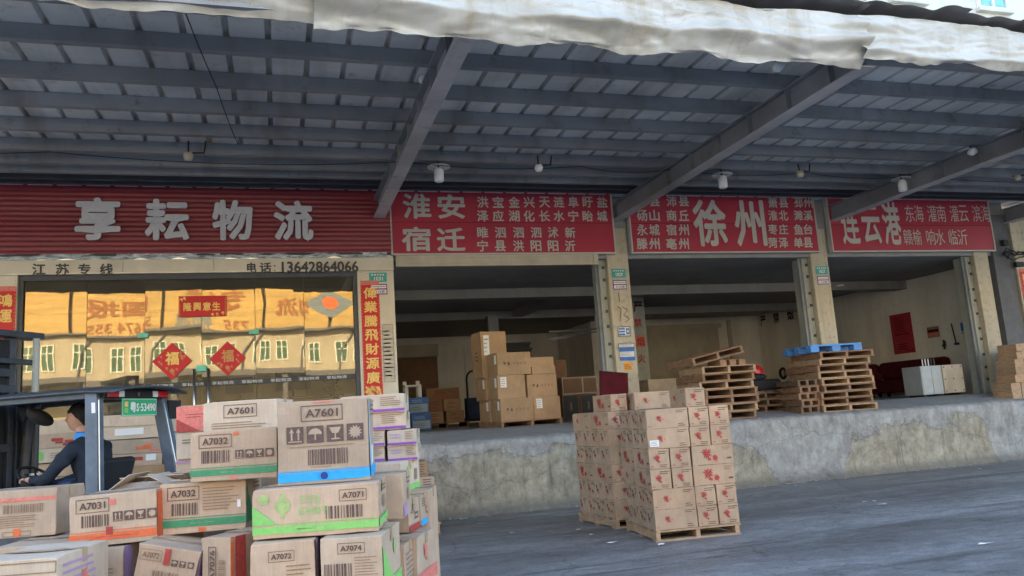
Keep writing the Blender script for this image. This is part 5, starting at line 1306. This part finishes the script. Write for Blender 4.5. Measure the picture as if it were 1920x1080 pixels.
pur = lambda f, w, h: (f.rect(0, w, h*.06, h*.2, ink_purple), f.lines(w*.08, w*.5, h*.45, h*.8, 2, ink_lilac), f.lines(w*.62, w*.95, h*.35, h*.9, 5, ink_faint))
d_ = 5.25
for lb, u, v, w, h in (('right one, bottom row', 728, 866.5, .195, .105), ('right one, second row', 727, 837, .192, .103), ('left one, bottom row', 655, 870, .235, .105), ('left one, second row', 655, 840.5, .235, .103), ('third row, under the topmost', 640, 812, .43, .118), ('topmost', 640, 779, .42, .121)):
    fc(f'flat purple striped carton behind the big A7601 carton, {lb}', u, v, d_, w, .32, h, -14, pur, mat=card_pale)
fc('plain carton holding up the purple striped cartons', 650, 905, d_+.05, .46, .4, .18, -14, mat=card, z=1.055)
# red carton and others behind, at the left of the pale A7601 carton
fc('pink and red carton beside the forklift, left of the pale A7601 carton', 331, 811, 5.6, .42, .38, .185, -14, lambda f, w, h: (f.rect(0, w, 0, h*.96, ink_rose, -.0006), f.tri([(0, 0), (w*.4, 0), (0, h*.5)], ink_red), f.lines(w*.15, w*.5, h*.5, h*.7, 2, ink_red)), side(ink_red, 0, .3), mat=card)
fc('carton with brown lettering under the pink and red one', 330, 862, 5.58, .42, .38, .19, -14, lambda f, w, h: f.lines(w*.1, w*.4, h*.55, h*.75, 2, ink), mat=card_pale)
fc('carton with a thin purple line, third below the pink and red one', 330, 906, 5.58, .42, .38, .165, -14, lambda f, w, h: (f.rect(0, w, h*.8, h*.9, ink_lilac)), mat=card)
fc('pale carton at the bottom of the column under the pink and red one', 326, 955, 5.55, .44, .40, .185, -14, mat=card_pale)
_b = at(330, 940, d=5.55)
# open cartons whose flaps stick up behind the front row
def open_carton(label, u, v, d, w, dep, h, rz, angs):
    p = at(u, v, d=d); o = bpy.data.objects.new('open_carton', None); COL.objects.link(o)
    p.z -= h; o.location = p; o.rotation_euler = (0, 0, R(rz)); tag(o, label, 'carton', PGp)
    b = MB(); e = .006
    b.box(0, w, 0, e, 0, h, card); b.box(0, w, dep-e, dep, 0, h, card); b.box(0, e, e, dep-e, 0, h, card); b.box(w-e, w, e, dep-e, 0, h, card); b.box(e, w-e, e, dep-e, 0, e, card); b.build('body', o)
    L = min(w, dep)*.48
    for k, a in enumerate(angs):
        b = MB(); b.box(0, (w if k < 2 else dep)-.01, 0, L, 0, .005, card_pale); f = b.build('flap', o)
        f.location, f.rotation_euler = ((.005, .0, h), (0, 0, 0)) if k == 0 else (((w-.005, dep, h), (0, 0, math.pi)) if k == 1 else (((0, dep-.005, h), (0, 0, -math.pi/2)) if k == 2 else ((w, .005, h), (0, 0, math.pi/2))))
        m_ = Matrix.LocRotScale(f.location, f.rotation_euler, None) @ Matrix.Rotation(R(a), 4, 'X')
        f.location, f.rotation_euler = m_.to_translation(), m_.to_euler()
    return o
open_carton('open carton with pale flaps sticking up behind the A7031 carton', 196, 926, 4.75, .40, .36, .25, -12, (14, 25, 35, 30))
open_carton('open carton with a lifted flap beside the forklift pillar', 238, 918, 5.0, .30, .34, .25, -20, (12, 30, 22, 30))
# what carries the front pile
SUP = 'large plain cartons at the bottom of the front pile'
wp2 = make_pallet(1.15, 1.0, .14, wood, 'wooden pallet under the left half of the front pile', 'pallets under the front pile', 91)
put(wp2, plan(-2.45, 3.45), -YAW); put(dup(wp2), plan(-1.22, 3.45), -YAW, 'wooden pallet under the right half of the front pile')
for xc, dc, w, dp, h in ((-2.43, 3.5, .56, .9, .38), (-1.85, 3.6, .55, .9, .38), (-1.25, 3.55, .56, .5, .40), (-.68, 3.55, .32, .5, .40), (-1.25, 4.06, .5, .38, .71)):
    carton('large plain carton at the bottom of the front pile', plan(xc, dc, .143+GZ), w, dp, h, -YAW, card, SUP)
for xc, dc, w, dp, z, h in ((-1.92, 4.86, .56, .45, 0, 1.265), (-2.55, 5.5, .7, .5, 0, 1.1), (-1.12, 5.2, .5, .45, 0, 1.05), (-2.8, 4.55, .75, .6, 0, .93), (-1.1, 4.5, .42, .5, 0, .436), (-3.0, 3.9, .5, .5, 0, .74)):
    carton('large plain carton at the bottom of the front pile', plan(xc, dc, z+GZ), w, dp, h-GZ, -YAW, card, SUP)
# small brown stack on a pallet between the pile and the dock
c1 = at(822, 1000, z=GZ); YG = 'brown cartons between the front pile and the dock'
put(make_pallet(.8, .9, .13, wood_pale, 'pale pallet whose corner shows right of the front pile', 'pallets under the front pile', 95), (c1.x-.78, c1.y, GZ), R(-3))
for k in range(4):
    carton(f'brown carton in the column right of the front pile, {ORD[k] if k < 3 else "top"} of four', (c1.x-.72-.02*(k % 2)-(.06 if k == 3 else 0), c1.y+.02, GZ+.135+k*.185), .70, .6, .18, R(-3), card_brown if k % 2 else card, YG, front=lambda f, w, h: f.lines(w*.8, w*.98, h*.1, h*.9, 5, ink))
# flat cartons stacked behind the forklift
BK = 'long flat cartons stacked behind the forklift'
def back(u, d, w, rows, where, zt):
    p = at(u, 850, d=d); z = zt
    for i, (h, mt, fr) in enumerate(rows):
        z -= h
        carton(f'long flat carton behind the forklift, {where}, {("top", "second from top", "third from top", "fourth from top", "fifth from top", "sixth from top")[i]}', (p.x+rng.uniform(-.03, .03), p.y+rng.uniform(-.03, .03), z), w, .6, h-.003, R(rng.uniform(-3, 2)), mt, BK, (0, R(rng.uniform(-1, 1))), front=fr)
    carton('large carton under the long flat ones behind the forklift', (p.x, p.y+.02, GZ), w, .58, z-.004-GZ, 0, card_brown, BK)
def redprint(s_):
    def fn(f, w, h):
        q = random.Random(s_)
        for i in range(7): f.rect(w*(a_ := q.uniform(0, .8)), w*(a_+q.uniform(.05, .18)), h*(b_ := q.uniform(.1, .6)), h*(b_+q.uniform(.1, .3)), q.choice((ink_rose, ink_red, ink_orange)), .0002*i)
    return fn
grn = lambda f, w, h: (f.rect(w*.1, w*.4, h*.2, h*.8, ink_lime), f.lines(w*.5, w*.9, h*.3, h*.7, 3))
slip = lambda f, w, h: f.rect(w*.1, w*.25, h*.3, h*.85, paper)
back(30, 9.3, .72, ((.17, card_pale, None), (.17, card, redprint(1)), (.17, card_pale, grn), (.16, card, None), (.17, card, redprint(4))), 'left column', 1.79)
back(172, 9.4, .80, ((.14, card_pale, None), (.16, card_pale, lambda f, w, h: f.rect(w*.3, w*.7, h*.3, h*.8, paper)), (.17, card, redprint(2)), (.15, card, lambda f, w, h: (redprint(3)(f, w, h), f.rect(w*.78, w*.92, h*.4, h*.9, paper, .003))), (.22, card_brown, slip), (.2, card, redprint(5))), 'right column', 1.80)
back(305, 9.6, .5, ((.3, card_pale, None), (.22, M("pale_teal_box", (.3, .4, .4), .8), None), (.25, card, slip)), 'narrow column right of the rear pillar', 1.85)

# ================================================================== FORKLIFT AND DRIVER
HD = R(150); hx, hy = math.cos(HD), math.sin(HD)
Bc = at(212, 717, d=6.75); ZR = Bc.z
org = Vector((Bc.x, Bc.y, 0))-(Vector((hx, hy, 0))*-1.0+Vector((-hy, hx, 0))*.5)
fk = thing('forklift', 'dark grey forklift with green number plate reversing behind the printed cartons', 'forklift', org, HD)
def rz_(z): return z
b = MB()                                   # counterweight and chassis, side profile swept across
prof = [(-1.28, .42), (-1.05, .30), (-.55, .32), (-.5, .46), (.75, .46), (.8, .6), (.55, .62), (.45, .72), (-.15, .78), (-.2, .96), (-1.1, .98), (-1.3, .82)]
n_ = len(prof)
for s_ in (-.5, .5):
    pts = [(x, s_, z) for x, z in prof]; b.poly(pts if s_ < 0 else pts[::-1], fork_grey)
for i in range(n_):
    a, c = prof[i], prof[(i+1) % n_]; b.poly([(a[0], -.5, a[1]), (a[0], .5, a[1]), (c[0], .5, c[1]), (c[0], -.5, c[1])], fork_grey)
b.build('body', fk, bevel=.03)
b = MB(); b.box(-1.2, -.55, -.46, .46, .985, 1.0, fork_blue); b.box(-.1, .5, -.505, -.502, .42, .66, fork_blue); b.box(-.1, .5, .502, .505, .42, .66, fork_blue); b.build('cover', fk)
# overhead guard: thin crowned plate, bars and four pillars
b = MB()
def roof(z):
    g_ = MB(); grid(g_, lin(-1.0, .85, 12), lin(-.5, .5, 8), lambda x, y: (x-.05*(1-(y/.5)**2)*(1 if x < -.9 else 0), y, z-.05*abs(y/.5)**3-.05*max(0, (x-.3)/.55)**2-.02*max(0, (-.7-x)/.3)), fork_grey); return g_
g_ = roof(ZR); o = g_.build('roof_plate', fk, smooth=True); sm_ = o.modifiers.new("solid", 'SOLIDIFY'); sm_.thickness = .022; sm_.offset = -1
b = MB(); b.box(-.80, -.70, -.43, .43, ZR-.125, ZR-.045, dark_metal)
for y in (-.22, 0, .22): b.box(-.69, .6, y-.02, y+.02, ZR-.075, ZR-.04, dark_metal)
b.box(-.69, .68, .40, .46, ZR-.12, ZR-.05, fork_grey); b.box(-.69, .68, -.46, -.40, ZR-.12, ZR-.05, fork_grey)
b.build('guard_frame', fk, bevel=.006)
for y in (.42, -.42):
    xb, yb = (-.79, y*1.06) if y > 0 else (-.90, y*1.16)
    b = MB(); b.bar((-.74, y, ZR-.06), (xb, yb, .97), .085, .12, fork_blue, (1, 0, 0)); b.bar((-.806, y+.02, ZR-.13), (xb-.066, yb+.02, .97), .014, .012, steel); b.build('rear_pillar', fk, bevel=.012)
    b = MB(); b.tube([(.60, y*1.03, ZR-.085), (.72, y*1.05, ZR-.12), (.80, y*1.06, ZR-.25), (.84, y*1.06, 1.2), (.86, y*1.06, .6)], .045, fork_grey, 10); b.build('front_pillar', fk, smooth=True)
b = MB(); f = Face(b, (-.79, .455, 1.72), (-1, 0, 0), (0, 0, 1), (0, 1, 0)); 
tl = thing_ = None
# light bar, lamps and plate on the rear edge
b = MB(); b.box(-.85, -.802, -.42, .42, ZR-.12, ZR-.045, black); lb_ = b.build('light_bar', fk, bevel=.008)
for s_ in (1, -1):
    b = MB(); b.box(-.862, -.851, *sorted((s_*.26, s_*.395)), ZR-.112, ZR-.055, red_plastic); b.build('tail_light', lb_, bevel=.004)
    b = MB(); b.box(-.862, -.851, *sorted((s_*.19, s_*.255)), ZR-.112, ZR-.055, clear_plastic); b.build('reversing_light', lb_, bevel=.004)
b = MB(); b.text('V', (-.8525, .015, ZR-.105), (0, -1, 0), (0, 0, 1), .035, .04, steel, .03); b.build('emblem', lb_)
b = MB(); b.box(-.866, -.86, -.23, .23, ZR-.285, ZR-.125, green_plate); npl = b.build('number_plate', fk, bevel=.002)
l = MB(); f = Face(l, (-.866, .23, ZR-.285), (0, -1, 0), (0, 0, 1), (-1, 0, 0), .0015)
f.frame(.006, .454, .006, .154, .004, paper); f.text('粤S·53490', .10, .035, .34, .095, paper, .03); f.rect(.03, .075, .085, .13, gold); f.rect(.03, .075, .03, .075, ink_lime)
l.build('lettering', npl)
b = MB(); b.box(-.85, -.80, -.62, -.44, ZR-.32, ZR-.14, black); b.build('reversing_buzzer', fk, bevel=.01)
# sticker on the near pillar
b = MB(); b.poly([(-.805, .474, 1.74), (-.765, .474, 1.74), (-.76, .474, 1.83), (-.80, .474, 1.83)][::-1], paper); b.build('sticker', fk)
# seat
st = MB(); st.box(-.62, -.12, -.24, .24, .985, 1.07, black); so2 = st.build('seat', fk, bevel=.03)
st = MB(); st.bar((-.56, 0, 1.06), (-.64, 0, 1.34), .42, .08, black, (1, 0, 0)); st.build('backrest', fk, bevel=.03)
# steering column, wheel, levers, dash, mirror
b = MB(); b.box(.38, .62, -.42, .42, .6, 1.02, dark_metal); b.build('dashboard', fk, bevel=.03)
b = MB(); b.tube([(.45, .0, .95), (.26, .0, 1.18)], .03, black, 8); b.build('steering_column', fk, smooth=True)
b = MB(); ax = Vector((.64, 0, -.77)).normalized(); e1 = Vector((0, 1, 0)); e2 = ax.cross(e1); cc = Vector((.25, 0, 1.19))
b.tube([cc+(e1*math.cos(t)+e2*math.sin(t))*.17 for t in lin(0, 6.2832, 28)], .014, black, 8, False)
for t in (0, 2.1, 4.2): b.tube([cc, cc+(e1*math.cos(t)+e2*math.sin(t))*.17], .01, black, 6)
b.tube([cc+e1*.15, cc+e1*.15-ax*.06], .018, black, 8); b.build('steering_wheel', fk, smooth=True)
for i in range(3): b = MB(); b.tube([(.45, -.18-.07*i, 1.0), (.4, -.18-.07*i, 1.15)], [.008, .014], black, 8); b.build('lever', fk)
b = MB(); b.tube([(.02, .20, ZR-.07), (.02, .20, 1.82)], .01, black, 6); b.lathe([(0, 0), (.10, .01), (.105, .03), (.0, .04)], (0, 0, 0), black, 18, 'x')
mm = Matrix.Translation((.02, .20, 1.75)) @ Matrix.Rotation(R(-25), 4, 'Z') @ Matrix.Rotation(R(28), 4, 'X') @ Matrix.Diagonal((1, 1.25, .62, 1))
b.v = b.v[:12]+[tuple(mm @ Vector(p)) for p in b.v[12:]]
b.build('mirror', fk, smooth=True)
# mast: outer and raised inner channels, cross beams, lift cylinders, carriage and forks
b = MB()
for y in (-.45, .45):
    b.box(.90, 1.02, y-.045, y+.045, .2, 2.05, dark_metal); b.box(.885, .899, y-.06, y+.06, .2, 2.05, dark_metal); b.box(1.021, 1.035, y-.06, y+.06, .2, 2.05, dark_metal)
for z in (.5, 1.45, 2.04): b.box(.91, 1.0, -.404, .404, z, z+.08, dark_metal)
ms = b.build('mast', fk, bevel=.004)
b = MB()
for y in (-.352, .352): b.box(.92, 1.01, y-.035, y+.035, 1.0, 2.599, fork_grey)
b.box(.84, 1.06, -.66, .60, 2.60, 2.665, dark_metal); b.box(.90, 1.03, -.316, .316, 2.2, 2.28, dark_metal); b.box(.86, .96, -.62, .58, 2.33, 2.38, dark_metal)
b.build('inner_mast', ms, bevel=.004)
for y in (-.555, .52):
    b = MB(); b.tube([(.84, y, .3), (.84, y, 1.95)], .05, dark_metal, 12); b.tube([(.84, y, 1.95), (.84, y, 2.6)], .034, pillar_side, 12); b.lathe([(.03, 0), (.065, 0), (.065, .05), (.03, .05)], (.84, y, 1.93), dark_metal, 12); b.lathe([(.05, 0), (.058, 0), (.058, .02), (.05, .02)], (.84, y, 1.2), white, 12)
    b.build('lift_cylinder', ms, smooth=False)
b = MB()
for p in ([(.87, .1, 2.5), (.88, .12, 1.9), (.85, .1, 1.1)], [(.87, -.12, 2.5), (.88, -.1, 1.9), (.85, -.12, 1.1)]): b.tube(p, .018, black, 8)
b.build('hoses', ms)
b = MB(); b.box(.955, .975, -.315, .315, 1.0, 2.58, black); b.build('mast_guard', ms)
b = MB()
for z in (.75, 1.15): b.box(1.16, 1.22, -.5, .5, z, z+.1, dark_metal)
for i in range(5): b.box(1.17, 1.2, -.48+.23*i, -.45+.23*i, 1.25, 2.0, dark_metal)
b.box(1.17, 1.2, -.48, .47, 2.0, 2.04, dark_metal)
b.build('carriage', fk)
for y in (-.3, .3): b = MB(); b.box(1.221, 1.26, y-.06, y+.06, .62, 1.3, black); b.box(1.261, 2.2, y-.06, y+.06, .62, .66, black); b.build('fork', fk)
for x, y, r_ in ((.72, .42, .31), (.72, -.42, .31), (-.85, .40, .24), (-.85, -.40, .24)):
    b = MB(); w_ = .16; b.lathe([(r_*.55, -w_/2), (r_*.95, -w_/2), (r_, -w_*.3), (r_, w_*.3), (r_*.95, w_/2), (r_*.55, w_/2)], (x, y+(.06 if y > 0 else -.06), r_+GZ), black, 24, 'y')
    wh = b.build('wheel', fk, smooth=True)
    b = MB(); b.lathe([(0, -w_*.4), (r_*.55, -w_*.45), (r_*.55, w_*.45), (0, w_*.4)], (x, y+(.06 if y > 0 else -.06), r_+GZ), steel, 20, 'y'); b.build('rim', wh)

# driver: one skinned body, hair and collar as children
def skinned(name, joints, links, root):
    me = bpy.data.meshes.new(name); idx = {k: i for i, k in enumerate(joints)}
    me.from_pydata([joints[k][:3] for k in joints], [(idx[a], idx[c]) for a, c in links], [])
    o = bpy.data.objects.new(name, me); COL.objects.link(o)
    sk = o.modifiers.new("skin", 'SKIN'); sk.use_smooth_shade = True
    for i, k in enumerate(joints):
        r_ = joints[k][3]; me.skin_vertices[0].data[i].radius = r_ if isinstance(r_, tuple) else (r_, r_)
        me.skin_vertices[0].data[i].use_root = (k == root)
    ss = o.modifiers.new("sub", 'SUBSURF'); ss.levels = 2; ss.render_levels = 2
    bpy.context.view_layer.update()
    ev = bpy.data.meshes.new_from_object(o.evaluated_get(bpy.context.evaluated_depsgraph_get()))
    bpy.data.objects.remove(o); return ev
J = {'pel': (-.36, 0, 1.10, (.15, .115)), 'sp': (-.36, 0, 1.27, (.15, .115)), 'ch': (-.32, 0, 1.44, (.165, .12)), 'ntop': (-.275, 0, 1.575, .068), 'nk': (-.25, 0, 1.63, .058), 'hd0': (-.225, .01, 1.70, .07)}
Lk = [('pel', 'sp'), ('sp', 'ch'), ('ch', 'ntop'), ('ntop', 'nk'), ('nk', 'hd0')]
for s_, n_ in ((1, 'l'), (-1, 'r')):
    el = (-.10, s_*.265, 1.22) if s_ > 0 else (-.02, -.27, 1.2); wr = (.13, .17, 1.22) if s_ > 0 else (.24, -.2, 1.16)
    J['sh'+n_] = (-.32, s_*.19, 1.475, .075); J['ua'+n_] = (-.24, s_*.25, 1.36, .066); J['el'+n_] = (*el, .055); J['wr'+n_] = (*wr, .036)
    pm = Vector(wr)+Vector((.055, -.01*s_, .005)); J['pa'+n_] = (*pm, (.034, .02))
    Lk += [('ch', 'sh'+n_), ('sh'+n_, 'ua'+n_), ('ua'+n_, 'el'+n_), ('el'+n_, 'wr'+n_), ('wr'+n_, 'pa'+n_)]
    for i in range(4):
        y0 = pm.y+s_*(.024-.016*i); a = (pm.x+.04, y0, pm.z+.012-.003*i, .0095); c = (pm.x+.068-.004*i, y0, pm.z-.006, .009); e = (pm.x+.062-.004*i, y0, pm.z-.03, .008)
        J[f'f{i}a'+n_], J[f'f{i}b'+n_], J[f'f{i}c'+n_] = a, c, e; Lk += [('pa'+n_, f'f{i}a'+n_), (f'f{i}a'+n_, f'f{i}b'+n_), (f'f{i}b'+n_, f'f{i}c'+n_)]
    J['ta'+n_] = (pm.x+.01, pm.y-s_*.036, pm.z-.012, .011); J['tb'+n_] = (pm.x+.04, pm.y-s_*.04, pm.z-.028, .009); Lk += [('pa'+n_, 'ta'+n_), ('ta'+n_, 'tb'+n_)]
    J['hp'+n_] = (-.33, s_*.1, 1.09, .105); J['kn'+n_] = (.10, s_*.15, 1.13, .075); J['an'+n_] = (.22, s_*.14, .74, .05); J['to'+n_] = (.36, s_*.15, .68, .042)
    Lk += [('pel', 'hp'+n_), ('hp'+n_, 'kn'+n_), ('kn'+n_, 'an'+n_), ('an'+n_, 'to'+n_)]
body = skinned('person', J, Lk, 'pel')
# head with brow, nose, lips, chin and ears, joined to the neck of the body mesh
bm = bmesh.new(); bm.from_mesh(body)
hb = bmesh.new(); bmesh.ops.create_uvsphere(hb, u_segments=32, v_segments=24, radius=1)
hc = Vector((-.215, .01, 1.765)); hyaw = R(14)
for v in hb.verts:
    x, y, z = v.co
    p = Vector((x*.097, y*.076, z*.125))
    if z < 0: p.x *= 1-.12*(-z); p.y *= 1+.28*z*(.6 if x < 0 else 1); p.x += .022*(-z) if x > 0 else .03*z*x
    def g(cx, cy, cz, s): return math.exp(-(((x-cx)/s[0])**2+((y-cy)/s[1])**2+((z-cz)/s[2])**2))
    p.x += .026*g(1, 0, -.18, (.5, .17, .2))+.008*g(1, 0, .05, (.5, .14, .3))+.007*g(.95, 0, .28, (.5, .5, .1))-.010*g(.9, .36, .1, (.4, .16, .12))-.010*g(.9, -.36, .1, (.4, .16, .12))+.008*g(.9, 0, -.50, (.5, .26, .07))+.012*g(.8, 0, -.85, (.5, .35, .2))
    for s_ in (1, -1): p.y += s_*.02*g(-.05, s_, -.05, (.16, .5, .26))
    v.co = Matrix.Rotation(hyaw, 3, 'Z') @ p+hc
tmp = bpy.data.meshes.new('tmp'); hb.to_mesh(tmp); hb.free(); nb = len(bm.faces); bm.from_mesh(tmp); bpy.data.meshes.remove(tmp)
for v in bm.verts:
    c = v.co
    if c.z < 1.56 and not (c.x > .13 and c.z > 1.1):
        q = 1-min(1, abs(noise.noise(Vector((c.x*5+c.z*4, c.y*5, c.z*9))))*4); v.co = c+v.normal*(q*.012+noise.noise(c*11)*.006)
bm.to_mesh(body); bm.free(); body.materials.clear()
for mt in (navy_cloth, skin_m, jeans, black, hair_m): body.materials.append(mt)
for i, pl in enumerate(body.polygons):
    c = pl.center; pl.use_smooth = True
    if i >= nb: pl.material_index = 1
    elif c.z > 1.585 or (c.x > .145 and c.z > 1.2 and c.y > 0) or (c.x > .255 and c.z > 1.05 and c.y < 0 and abs(c.y) > .1 and c.z > 1.1): pl.material_index = 1
    elif c.z < .79: pl.material_index = 3
    elif c.x > -.27 and c.z < 1.215 and not (abs(c.y) > .17 and c.z > 1.13): pl.material_index = 2
    else: pl.material_index = 0
pe = bpy.data.objects.new('person', body); COL.objects.link(pe); pe.location = org+Vector((0, 0, -.035)); pe.rotation_euler = (0, 0, HD)
tag(pe, 'driver in dark navy jacket and jeans sitting in the forklift, facing left', 'person')
hm = bmesh.new(); bmesh.ops.create_uvsphere(hm, u_segments=36, v_segments=26, radius=1)
for v in hm.verts:
    x, y, z = v.co
    n1 = noise.noise(Vector((x*7, y*7, z*3)))*.009+noise.noise(Vector((x*17, y*17, z*6)))*.006
    line = .45*max(0, min(1, (x+.05)/.3))-.12 if x > -.3 else -.12-(-.3-x)*1.1     # hairline height
    k = max(0, min(1, (z-line)/.12+.5)); k = .80+.20*k
    p = Vector((x*(.106+n1), y*(.087+n1), z*(.137+n1)))*k
    if z < 0: p.x *= 1-.1*(-z); p.y *= 1+.15*z
    v.co = Matrix.Rotation(hyaw, 3, 'Z') @ p+hc
me = bpy.data.meshes.new('hair'); hm.to_mesh(me); hm.free(); me.materials.append(hair_m)
for pl in me.polygons: pl.use_smooth = True
ho = bpy.data.objects.new('hair', me); COL.objects.link(ho); ho.parent = pe
b = MB(); b.lathe([(.068, -.055), (.088, -.035), (.08, .018), (.066, .03), (.06, .0)], (-.272, .0, 1.60), collar_blue, 20); b.build('collar', pe, smooth=True)
# tidy up prototypes still parked out of the way
for o in list(COL.objects):
    if o.parent is None and o.location.y < -55 and o.type == 'MESH':
        for ch in list(o.children): bpy.data.objects.remove(ch)
        bpy.data.objects.remove(o)
